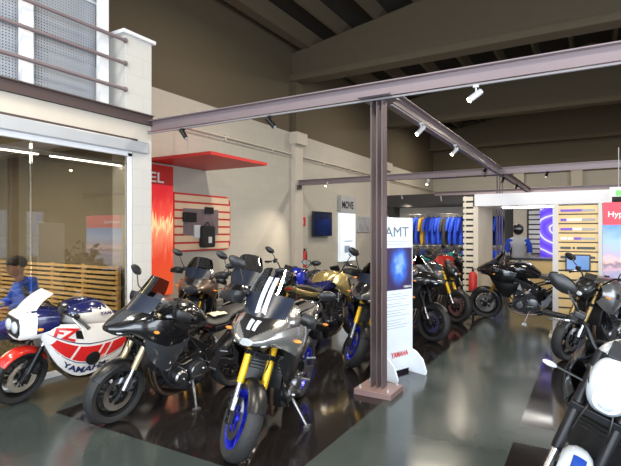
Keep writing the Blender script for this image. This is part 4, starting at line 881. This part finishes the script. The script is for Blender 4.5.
L(rp.outputs[0], pb.inputs['Base Color']); L(rp.outputs[0], pb.inputs['Emission Color']); pb.inputs['Emission Strength'].default_value = .6  # banner brightened by a glow put into its material
b = MB(); b.span((0, 0, .9), (w_, .04, 2.6)); b.build('print', m, t); b = MB(); b.span((-.0, -.01, .6), (w_, .05, .9)); b.build('red_foot', RED, t); b = MB(); b.span((.05, 0, 0), (.12, .04, .6)); b.span((w_-.12, 0, 0), (w_-.05, .04, .6)); b.build('stand', BLK, t)

# helmeted display figure
mp_ = W(12.3, 5.32); t = thing('mannequin', 'display figure in grey and blue riding suit with black helmet behind the counter', 'mannequin', (mp_.x, mp_.y, 0), math.radians(-75))
GS = mat('grey_suit', (.42, .43, .45), .6); BS = mat('royal_blue_cloth', (.012, .06, .55), .75, bump=(.3, 40), var=.25)
me = bpy.data.meshes.new('body'); V = [(0, 0, .95), (0, 0, 1.2), (.0, 0, 1.44), (0, 0, 1.54), (0, .19, 1.42), (.02, .26, 1.16), (.12, .24, .93), (0, -.19, 1.42), (.02, -.26, 1.16), (.12, -.24, .93), (0, .1, .88), (.03, .12, .48), (0, .12, .06), (.14, .12, .04), (0, -.1, .88), (.03, -.12, .48), (0, -.12, .06), (.14, -.12, .04)]
E = [(0, 1), (1, 2), (2, 3), (2, 4), (4, 5), (5, 6), (2, 7), (7, 8), (8, 9), (0, 10), (10, 11), (11, 12), (12, 13), (0, 14), (14, 15), (15, 16), (16, 17)]; Rr = [.14, .13, .15, .06, .08, .06, .045, .08, .06, .045, .1, .075, .05, .045, .1, .075, .05, .045]
me.from_pydata(V, E, []); o = bpy.data.objects.new('body', me); C.objects.link(o); o.parent = t; o.modifiers.new('skin', 'SKIN')
for i, r in enumerate(Rr): me.skin_vertices[0].data[i].radius = (r, r)
me.skin_vertices[0].data[0].use_root = True; s = o.modifiers.new('sub', 'SUBSURF'); s.levels = s.render_levels = 2; me.materials.append(GS)
b = MB(); b.ell((.02, 0, 1.72), (.15, .13, .15), 20); hm = b.build('helmet', BLK, t); b = MB(); b.ell((.075, 0, 1.73), (.105, .11, .06), 16); b.build('visor', mat('visor_tint', (.35, .38, .42), .08, .6), hm)
b = MB()
for sg in (1, -1): b.tube([(0, .17*sg, 1.45), (.02, .255*sg, 1.28), (.05, .265*sg, 1.12)], [.09, .075, .065], 10, sm=3)
b.build('sleeve', BS, t)

# ------------------------------------------------------------------ clothing area at the back
YC = 19.2
b = MB(); b.span((-7.2, YC+.5, 0), (2.6, YC+.6, 3.0)); tag(b.build('partition_wall', CREAM), 'cream partition behind the hanging blue suits', 'partition')
b = MB(); b.span((-7.6, YC-.3, 2.66), (2.6, YC+.49, 3.16)); fs_ = b.build('dark_fascia', DARKP); tag(fs_, 'wide charcoal fascia band above the clothing racks', 'fascia')
for x, lb in ((-7.2, 'charcoal pillar at the left end of the clothing racks'), (-.3, 'charcoal pillar right of the hanging suits'), (2.5, 'charcoal pillar at the far right of the clothing area')):
    b = MB(); b.span((x-.12, YC-.25, 0), (x+.12, YC+.49, 2.66)); tag(b.build('pillar', DARKP), lb, 'pillar')
b = MB(); b.span((-6.4, YC-.1, .0), (-.5, YC+.5, .08)); tag(b.build('rack_plinth', LWOOD), 'low plywood plinth under the clothing racks', 'plinth')
def suit_proto(m, long=True):
    t = thing('riding_suit', 'blue riding suit', 'clothing', (0, 0, 0)); b = MB()
    st = [(-.15, .09), (-.2, .1), (-.17, .1), (-.15, .09)]
    zt = 0
    prof = [(0., .045, .05), (-.06, .20, .08), (-.25, .19, .10), (-.50, .16, .09), (-.62, .17, .09)] 
    vs = []; n = 14
    for z, a, c in prof:
        for k in range(n): an = 2*PI*k/n; vs.append((a*math.cos(an), c*math.sin(an), z-.06))
    b.add(vs, [(j*n+k, j*n+(k+1) % n, (j+1)*n+(k+1) % n, (j+1)*n+k) for j in range(4) for k in range(n)]+[tuple(range(n)), tuple(4*n+k for k in range(n))])
    for s in (1, -1):
        b.tube([(.15*s, 0, -.13), (.235*s, .01, -.35), (.25*s, .04, -.62)], [.075, .062, .045], 10, sm=3)
        if long: b.tube([(.08*s, 0, -.62), (.09*s, .01, -.95), (.09*s, 0, -1.15)], [.085, .07, .05], 10, sm=3)
    b.build('garment', m, t); b = MB(); b.tube([(-.17, 0, -.1), (0, 0, -.03), (.17, 0, -.1)], .01, 6); b.tube([(0, 0, -.03), (0, 0, .05), (.0, .03, .07), (0, .05, .05)], .006, 6); b.build('hanger', MBLK, t); return t
bs = [BS, mat('dark_blue_cloth', (.01, .02, .12), .8, var=.2), mat('charcoal_cloth', (.03, .03, .035), .8), mat('olive_dark_cloth', (.05, .04, .03), .8), mat('mustard_cloth', (.5, .3, .03), .8)]
def rack(x0, x1, zr_, n, seq, tag1, grp, long):
    where = 'behind the display frame' if x0 > -3 else 'on the upper rail, left part' if long else 'on the lower rail, left part'
    r_ = thing('clothes_rail', tag1, 'rail', ((x0+x1)/2, YC, 0)); b = MB(); L_ = (x1-x0)/2
    b.tube([(-L_, .12, zr_), (L_, .12, zr_)], .018, 8); b.build('rail_bar', GREY, r_); b = MB()
    for x in (-L_, L_): b.tube([(x, .12, zr_), (x, .5, zr_)], .014, 8)
    b.build('bracket', GREY, r_)
    prot = {}
    for i in range(n):
        mi = seq[i % len(seq)]
        if mi not in prot: t = suit_proto(bs[mi], long); prot[mi] = t
        else: t = copy_tree(prot[mi])
        t.location = (x0+(i+.5)*(x1-x0)/n, YC+.10, zr_-.06); t.rotation_euler = (0, 0, math.radians(68+random.uniform(-10, 10)))
        nm = ['bright blue', 'dark navy', 'charcoal', 'dark olive', 'mustard yellow'][mi]
        tag(t, '%s %s, one of those hanging %s' % (nm, 'one-piece riding suit' if long else 'riding jacket', where), 'clothing', '%s %s' % (nm, grp))
rack(-6.5, -2.9, 2.36, 16, [2, 0, 4, 0, 0, 0, 2, 0, 0, 0, 3, 3, 0, 0, 1, 0], 'upper clothes rail in the left part of the clothing area', 'suits on the upper rail', True)
rack(-6.5, -2.9, 1.08, 15, [2, 2, 1, 2, 3, 2, 1, 2, 2, 0, 2, 1, 0, 0, 0], 'lower clothes rail in the left part of the clothing area', 'jackets on the lower rail', False)
rack(-2.6, -.6, 2.36, 9, [0, 0, 1, 0, 0, 0, 0, 0, 0], 'upper clothes rail seen through the display frame', 'suits on the rail behind the display frame', True)
for i, (x, c) in enumerate(((-6.0, 0), (-5.2, 1), (-4.4, 0), (-3.6, 1))):
    b = MB(); b.ell((x, YC-.1, .22), (.14, .12, .14), 16); tag(b.build('helmet', RED if c else WHT), '%s helmet standing on the plywood plinth, %s' % (('red', 'white')[1-c] if c else 'white', ['leftmost', 'second from left', 'third from left', 'rightmost'][i]), 'helmet', 'helmets on the plinth')

# ------------------------------------------------------------------ track lamps
BULB = mat('spot_bulb', (1, .95, .85), .4, emit=(1, .85, .6), es=25)
def track(loc, aim, label, lit=0, sc=.7, ztop=3.0):
    t = thing('track_spotlight', label, 'spotlight', loc, 0, 'track spotlights on the steel beams', sc=sc); d = (Vector(aim)-Vector(loc)).normalized()
    b = MB(); b.tube([(0, 0, 0), (0, 0, (ztop-loc[2])/sc)], .012, 8); b.box((0, 0, (ztop-loc[2])/sc-.015), (.07, .045, .03)); b.build('mount', MBLK if not lit else GREY, t)
    b = MB(); b.tube([-d*.09, -d*.085, d*.12, d*.125], [.03, .042, .042, .038], 16); b.build('lamp_body', MBLK if not lit else GREY, t)
    b = MB(); b.tube([d*.125, d*.129], [.034, .03], 14); b.build('lamp_glass', BULB if lit else LENS, t)
    if lit:
        li = bpy.data.lights.new('spot_light', 'SPOT'); li.energy = lit*1.; li.color = (1, .86, .66); li.spot_size = math.radians(75); li.spot_blend = .8; li.shadow_soft_size = .06
        lo = bpy.data.objects.new('spot_light', li); C.objects.link(lo); lo.parent = t; lo.location = d*.16; lo.rotation_euler = d.to_track_quat('-Z', 'Y').to_euler()
def by(px, py, Y): v = onY(px, py, Y); return (v.x, v.y, v.z)
def bx(px, py, X): v = onX(px, py, X); return (v.x, v.y, v.z)
p = by(183, 133, Y1-.07); track(p, (p[0]+.8, p[1]+.1, p[2]-1.2), 'dark track spotlight on the front beam, nearest the office')
p = by(270, 122, Y1-.07); track(p, (p[0]+.8, p[1]+.2, p[2]-.9), 'dark track spotlight on the front beam left of the near column')
p = by(476, 95, Y1-.07); track(p, (p[0]-.8, p[1]-.75, p[2]-.8), 'lit silver track spotlight on the front beam right of the near column', 160)
for (x, y), lb, lit in (((421, 130), 'silver track spotlight nearest the column on the receding beam', 160), ((455, 151), 'second silver track spotlight along the receding beam', 160), ((503, 180), 'dark track spotlight just past the farther column', 0), ((517, 186), 'last dark track spotlight on the receding beam', 0)):
    p = bx(x, y, XC+.08); track(p, (p[0]-.6, p[1]-.9 if lit else p[1]+.9, p[2]-1), lb, lit)
for (x, y), lb, lit in (((327, 184), 'lit spotlight on the second beam near the wall bracket', 200), ((428, 182), 'lit spotlight on the second beam right of the near column', 200), ((485, 170), 'dark spotlight on the second beam left of the farther column', 0), ((547, 174), 'dark spotlight on the second beam right of the farther column', 0)):
    p = by(x, y, Y2-.07); track(p, (p[0]-.3, p[1]-.7, p[2]-1), lb, lit)
for (x, y), lb in (((402, 197), 'distant lit spotlight above the clothing racks, left'), ((441, 199), 'distant lit spotlight above the clothing racks, right')):
    p = by(x, y, 18.3); track(p, (p[0], p[1]+.9, p[2]-1.2), lb, 150)

# ------------------------------------------------------------------ the motorcycles
SIL = mat('paint_silver', (.40, .40, .40), .22, .75, coat=.8); BP = mat('paint_black', (.012, .012, .014), .16, .2, coat=1.); WP = mat('paint_white', (.82, .80, .78), .25, coat=1.)
NVP = mat('paint_navy', (.012, .015, .085), .2, coat=1.); RDP = mat('paint_red', (.65, .025, .015), .22, coat=1.); BLU = mat('paint_blue', (.01, .03, .50), .2, .2, coat=1.)
BRW = mat('paint_tobacco', (.16, .11, .08), .3, .4, coat=.8); ICE = mat('paint_ice_white', (.68, .76, .84), .25, coat=1.); TEAL = mat('paint_teal', (.02, .35, .35), .25, coat=1.)
GRP = mat('paint_dark_grey', (.07, .075, .085), .25, .5, coat=1.); BRIM = mat('rim_blue', (.02, .03, .55), .28, .3); GLD = mat('paint_gold', (.52, .40, .16), .25, .6, coat=1.)
BGR = mat('rim_bronze', (.25, .17, .07), .35, .8); SGR = mat('paint_slate', (.18, .18, .18), .3, .6, coat=.8)
def put(label, front, d, **k):
    loc, hd = place(front, d); return motorcycle(label, loc, hd, **k)
put('white red and navy retro sports motorcycle with FZ lettering beside the office glass', G(14, 404), (.80, .62), kind='retro', paint=WP, paint2=NVP, fend=RDP, screen=FOGGY, steer=14, sc=.96)
put('black adventure touring motorcycle with champagne forks, second from the left in the front row', G(107, 424), (1.1, .92), kind='tourer', paint=BP, paint2=GRP, screen=SMOKE, fork=CHAMP, steer=6, sc=.93, sh=.8)
put('silver touring motorcycle with yellow forks and blue wheels in front of the near column', G(236, 460), (1.42, .40), kind='tourer', paint=SIL, paint2=BLK, rim=BRIM, fork=YEL, screen=CLEAR, steer=38, deco='stripes', sh=.93, sc=.97)
put('dark grey touring motorcycle with tall dark screen behind the black adventure one', (5.75, -.98), (1.35, .1), kind='tourer', paint=GRP, paint2=BP, screen=SMOKE, fork=SILF, steer=20, sc=.95)
put('tobacco brown motorcycle nearest the slatted board on the left wall', (6.6, -1.75), (1.4, .0), kind='tourer', paint=BRW, paint2=BLK, screen=SMOKE, fork=GOLD, steer=20, sc=.95, sh=.8)
put('bright blue naked motorcycle behind the silver one', (7.55, -.62), (1.2, .5), kind='naked', paint=BLU, paint2=BLU, rim=BRIM, steer=20)
put('gold and navy motorcycle facing away under the television', (7.75, .66), (-.85, -.50), kind='naked', paint=GLD, paint2=NVP, rim=BRIM, steer=10, deco='goldtank')
put('black motorcycle with gold forks and blue wheels just left of the near column', G(353, 368), (1.3, .72), kind='tourer', paint=GRP, paint2=BP, rim=BRIM, fork=YEL, screen=SMOKE, steer=38, sh=.7, sc=.96)
put('black touring motorcycle directly right of the white totem', G(433, 342), (.8, -.75), kind='tourer', paint=BP, paint2=BLK, screen=SMOKE, fork=MBLK, steer=-6, sh=.7, sc=.97)
put('dark motorcycle with gold forks, second right of the white totem', G(456, 323), (.85, -.75), kind='naked', paint=GRP, paint2=BP, fork=YEL, steer=-6)
put('red motorcycle in the distance before the clothing racks', G(464, 300), (.85, -.8), kind='naked', paint=RDP, paint2=BP, fork=MBLK, steer=-5)
put('teal motorcycle farthest back before the clothing racks', G(470, 291), (.85, -.8), kind='naked', paint=TEAL, paint2=BP, fork=MBLK, steer=-5)
put('black sport touring motorcycle standing side-on before the white display frame', G(487, 317.5), (-.5045, .863), kind='tourer', paint=BP, paint2=BLK, screen=SMOKE, fork=GOLD, steer=2, sh=.55, sc=1.02)
put('dark slate motorcycle with bronze forks in front of the slatwall and poster', (6.2, 3.3), (.42, .87), kind='naked', paint=SGR, paint2=SGR, rim=MBLK, fork=BGR, steer=4)
put('ice white naked motorcycle at the bottom right corner', (2.45, 1.19), (.52, .86), kind='naked', paint=ICE, paint2=SGR, fend=ICE, fork=MBLK, steer=26, lean=12, deco='silver_signal')
def onbike(i, p):
    o = [x for x in C.objects if x.get('category') == 'motorcycle'][i]
    return Matrix.LocRotScale(o.location, o.rotation_euler, o.scale) @ Vector(p), o.rotation_euler.z
ib = [x for x in C.objects if x.get('category') == 'motorcycle'][14]; fd_ = [x for x in C.objects if x.parent == ib and x.name.startswith('front_fender')][0]
Fa = Vector((.72, 0, .298)); Ta = Matrix.Translation(Fa) @ Matrix.Rotation(math.radians(26), 4, Vector((-.42, 0, .907)).normalized()) @ Matrix.Translation(-Fa)
b = MB(); pts_ = [[(Fa.x+(.320-.05*abs(y/.075)**3)*math.cos(a), y, Fa.z+(.320-.05*abs(y/.075)**3)*math.sin(a)) for a in [math.radians(62+4*k) for k in range(7)]] for y in (-.03, -.015, 0, .015, .03)]
b.panel(pts_[0], pts_[-1], 4, 0, .003, ns=2, mid=pts_[2]); b.build('blue_emblem', mat('emblem_blue', (.01, .05, .30), .3), fd_, Ta)
PAPER = mat('cream_paper', (.72, .66, .48), .7)
for bi, pos, lb, m_, sz_ in ((3, (.10, 0, 1.13), 'pale violet-blue cloth lying on the tank of the dark grey touring motorcycle', mat('violet_blue_cloth', (.22, .26, .75), .8), .13), (1, (-.42, 0, .90), 'cream paper sheet lying on the seat of the black adventure motorcycle', PAPER, .10)):
    v, rz_ = onbike(bi, pos); b = MB(); n_ = 7; g_p = []
    for k in range(n_):
        for l in range(n_):
            x = (k/(n_-1)-.5)*2*sz_; y = (l/(n_-1)-.5)*1.6*sz_; g_p.append(Vector((x, y, .006-1.2*x*x*.6-1.6*y*y+.006*math.sin(9*x/sz_+4*y/sz_))))
    K_ = len(g_p); b.add(g_p+[q-Vector((0, 0, .004)) for q in g_p], [(k*n_+l, (k+1)*n_+l, (k+1)*n_+l+1, k*n_+l+1) for k in range(n_-1) for l in range(n_-1)]+[(K_+k*n_+l, K_+k*n_+l+1, K_+(k+1)*n_+l+1, K_+(k+1)*n_+l) for k in range(n_-1) for l in range(n_-1)])
    o = b.build('cloth' if 'cloth' in lb else 'paper_sheet', m_); tag(o, lb, 'cloth' if 'cloth' in lb else 'paper'); o.location = v; o.rotation_euler = (0, 0, rz_)
ep = W(9.75, 3.30); t = thing('fire_extinguisher', 'red fire extinguisher standing by the slatted end of the white display frame', 'fire extinguisher', (ep.x, ep.y, .45))
b = MB(); b.lathe([(.0, 0), (.08, .01), (.085, .05), (.085, .32), (.05, .38), (.02, .4), (0, .4)], (0, 0, 0), 'z', 20); b.build('cylinder', RED, t); b = MB(); b.box((0, 0, .42), (.04, .04, .05)); b.box((.04, 0, .45), (.12, .02, .015)); b.build('valve', BLK, t); b = MB(); b.lathe([(.13, -.45), (.13, -.43), (.02, -.42), (.02, -.02), (.08, 0)], (0, 0, 0), 'z', 16); b.build('stand', BLK, t)
for (x, y), lb, kw in (((3.6, 9.2), 'white motorcycle by the right wall mirrored in the office glass, nearest', dict(paint=WP)), ((3.8, 10.9), 'grey motorcycle by the right wall mirrored in the office glass', dict(paint=SIL)), ((3.6, 12.6), 'blue motorcycle by the right wall mirrored in the office glass, farthest', dict(paint=BLU))):
    motorcycle(lb, (x, y, 0), math.radians(200), kind='naked', steer=10, **kw)

# ------------------------------------------------------------------ light
def area(name, loc, rot, sx, sy, e, col=(1, 1, 1)):
    l = bpy.data.lights.new(name, 'AREA'); l.shape = 'RECTANGLE'; l.size = sx; l.size_y = sy; l.energy = e; l.color = col
    o = bpy.data.objects.new(name, l); C.objects.link(o); o.location = loc; o.rotation_euler = rot; return o
area('daylight_from_storefront', (1.0, YN+.1, 2.1), (math.radians(90), 0, 0), 9, 3.8, 620, (.84, .92, 1))
area('added_side_daylight', (XR-.05, 2.5, 1.95), (0, math.radians(90), 0), 3.2, 8, 420, (.86, .93, 1))  # added daylight at the added side glazing, lifts the ceiling
for k, (x, y) in enumerate(((-3.2, 1.2), (.8, 1.2), (-4.0, 7.6), (1.5, 7.6), (-4.2, 15.2), (1.0, 15.2), (-4.5, 22), (2, 22))):  # unseen lamps added as fill; only the near ones get a housing
    z = 5.75 if y < 3 else 6.55
    t = thing('added_highbay_lamp', 'added linear lamp hung under the roof for fill light', 'lamp', (x, y, z), 0, 'added high ceiling lamps') if y < 3 else None
    if t:
        b = MB(); b.box((0, 0, .03), (1.5, .3, .06)); b.build('lamp_housing', GREY, t); b = MB(); b.tube([(-.6, 0, .06), (-.6, 0, zr(x)-z+.1)], .006, 6); b.tube([(.6, 0, .06), (.6, 0, zr(x)-z+.1)], .006, 6); b.build('suspension_wire', GREY, t)
    area('ceiling_fill', (x, y, z-.02), (0, 0, 0), 1.5, .3, 150 if y < 3 else 150, (1, .90, .74))
area('clothing_fill', (-2.2, 17.6, 4.2), (0, 0, 0), 3, .3, 90, (1, .95, .88))  # added fill that brightens the hanging suits
area('office_light', (-7.5, 2.2, 2.8), (0, 0, 0), 2.5, 1.5, 210, (1, .9, .7))
w = bpy.data.worlds.new('sky'); bpy.context.scene.world = w; w.use_nodes = True; w.node_tree.nodes['Background'].inputs[0].default_value = (.75, .86, 1, 1); w.node_tree.nodes['Background'].inputs[1].default_value = 1.0
cam = bpy.data.cameras.new('camera'); co = bpy.data.objects.new('camera', cam); C.objects.link(co)
co.location = (0, 0, H); co.rotation_euler = (math.radians(90), 0, YAW); cam.sensor_width = 36; cam.lens = 36*FP/621; cam.shift_y = (HZ-233)/621; cam.clip_start = .05
sc = bpy.context.scene; sc.camera = co
sc.view_settings.view_transform = 'Standard'; sc.view_settings.look = 'None'; sc.view_settings.gamma = 1; sc.view_settings.use_curve_mapping = False
sc.view_settings.exposure = 0.3
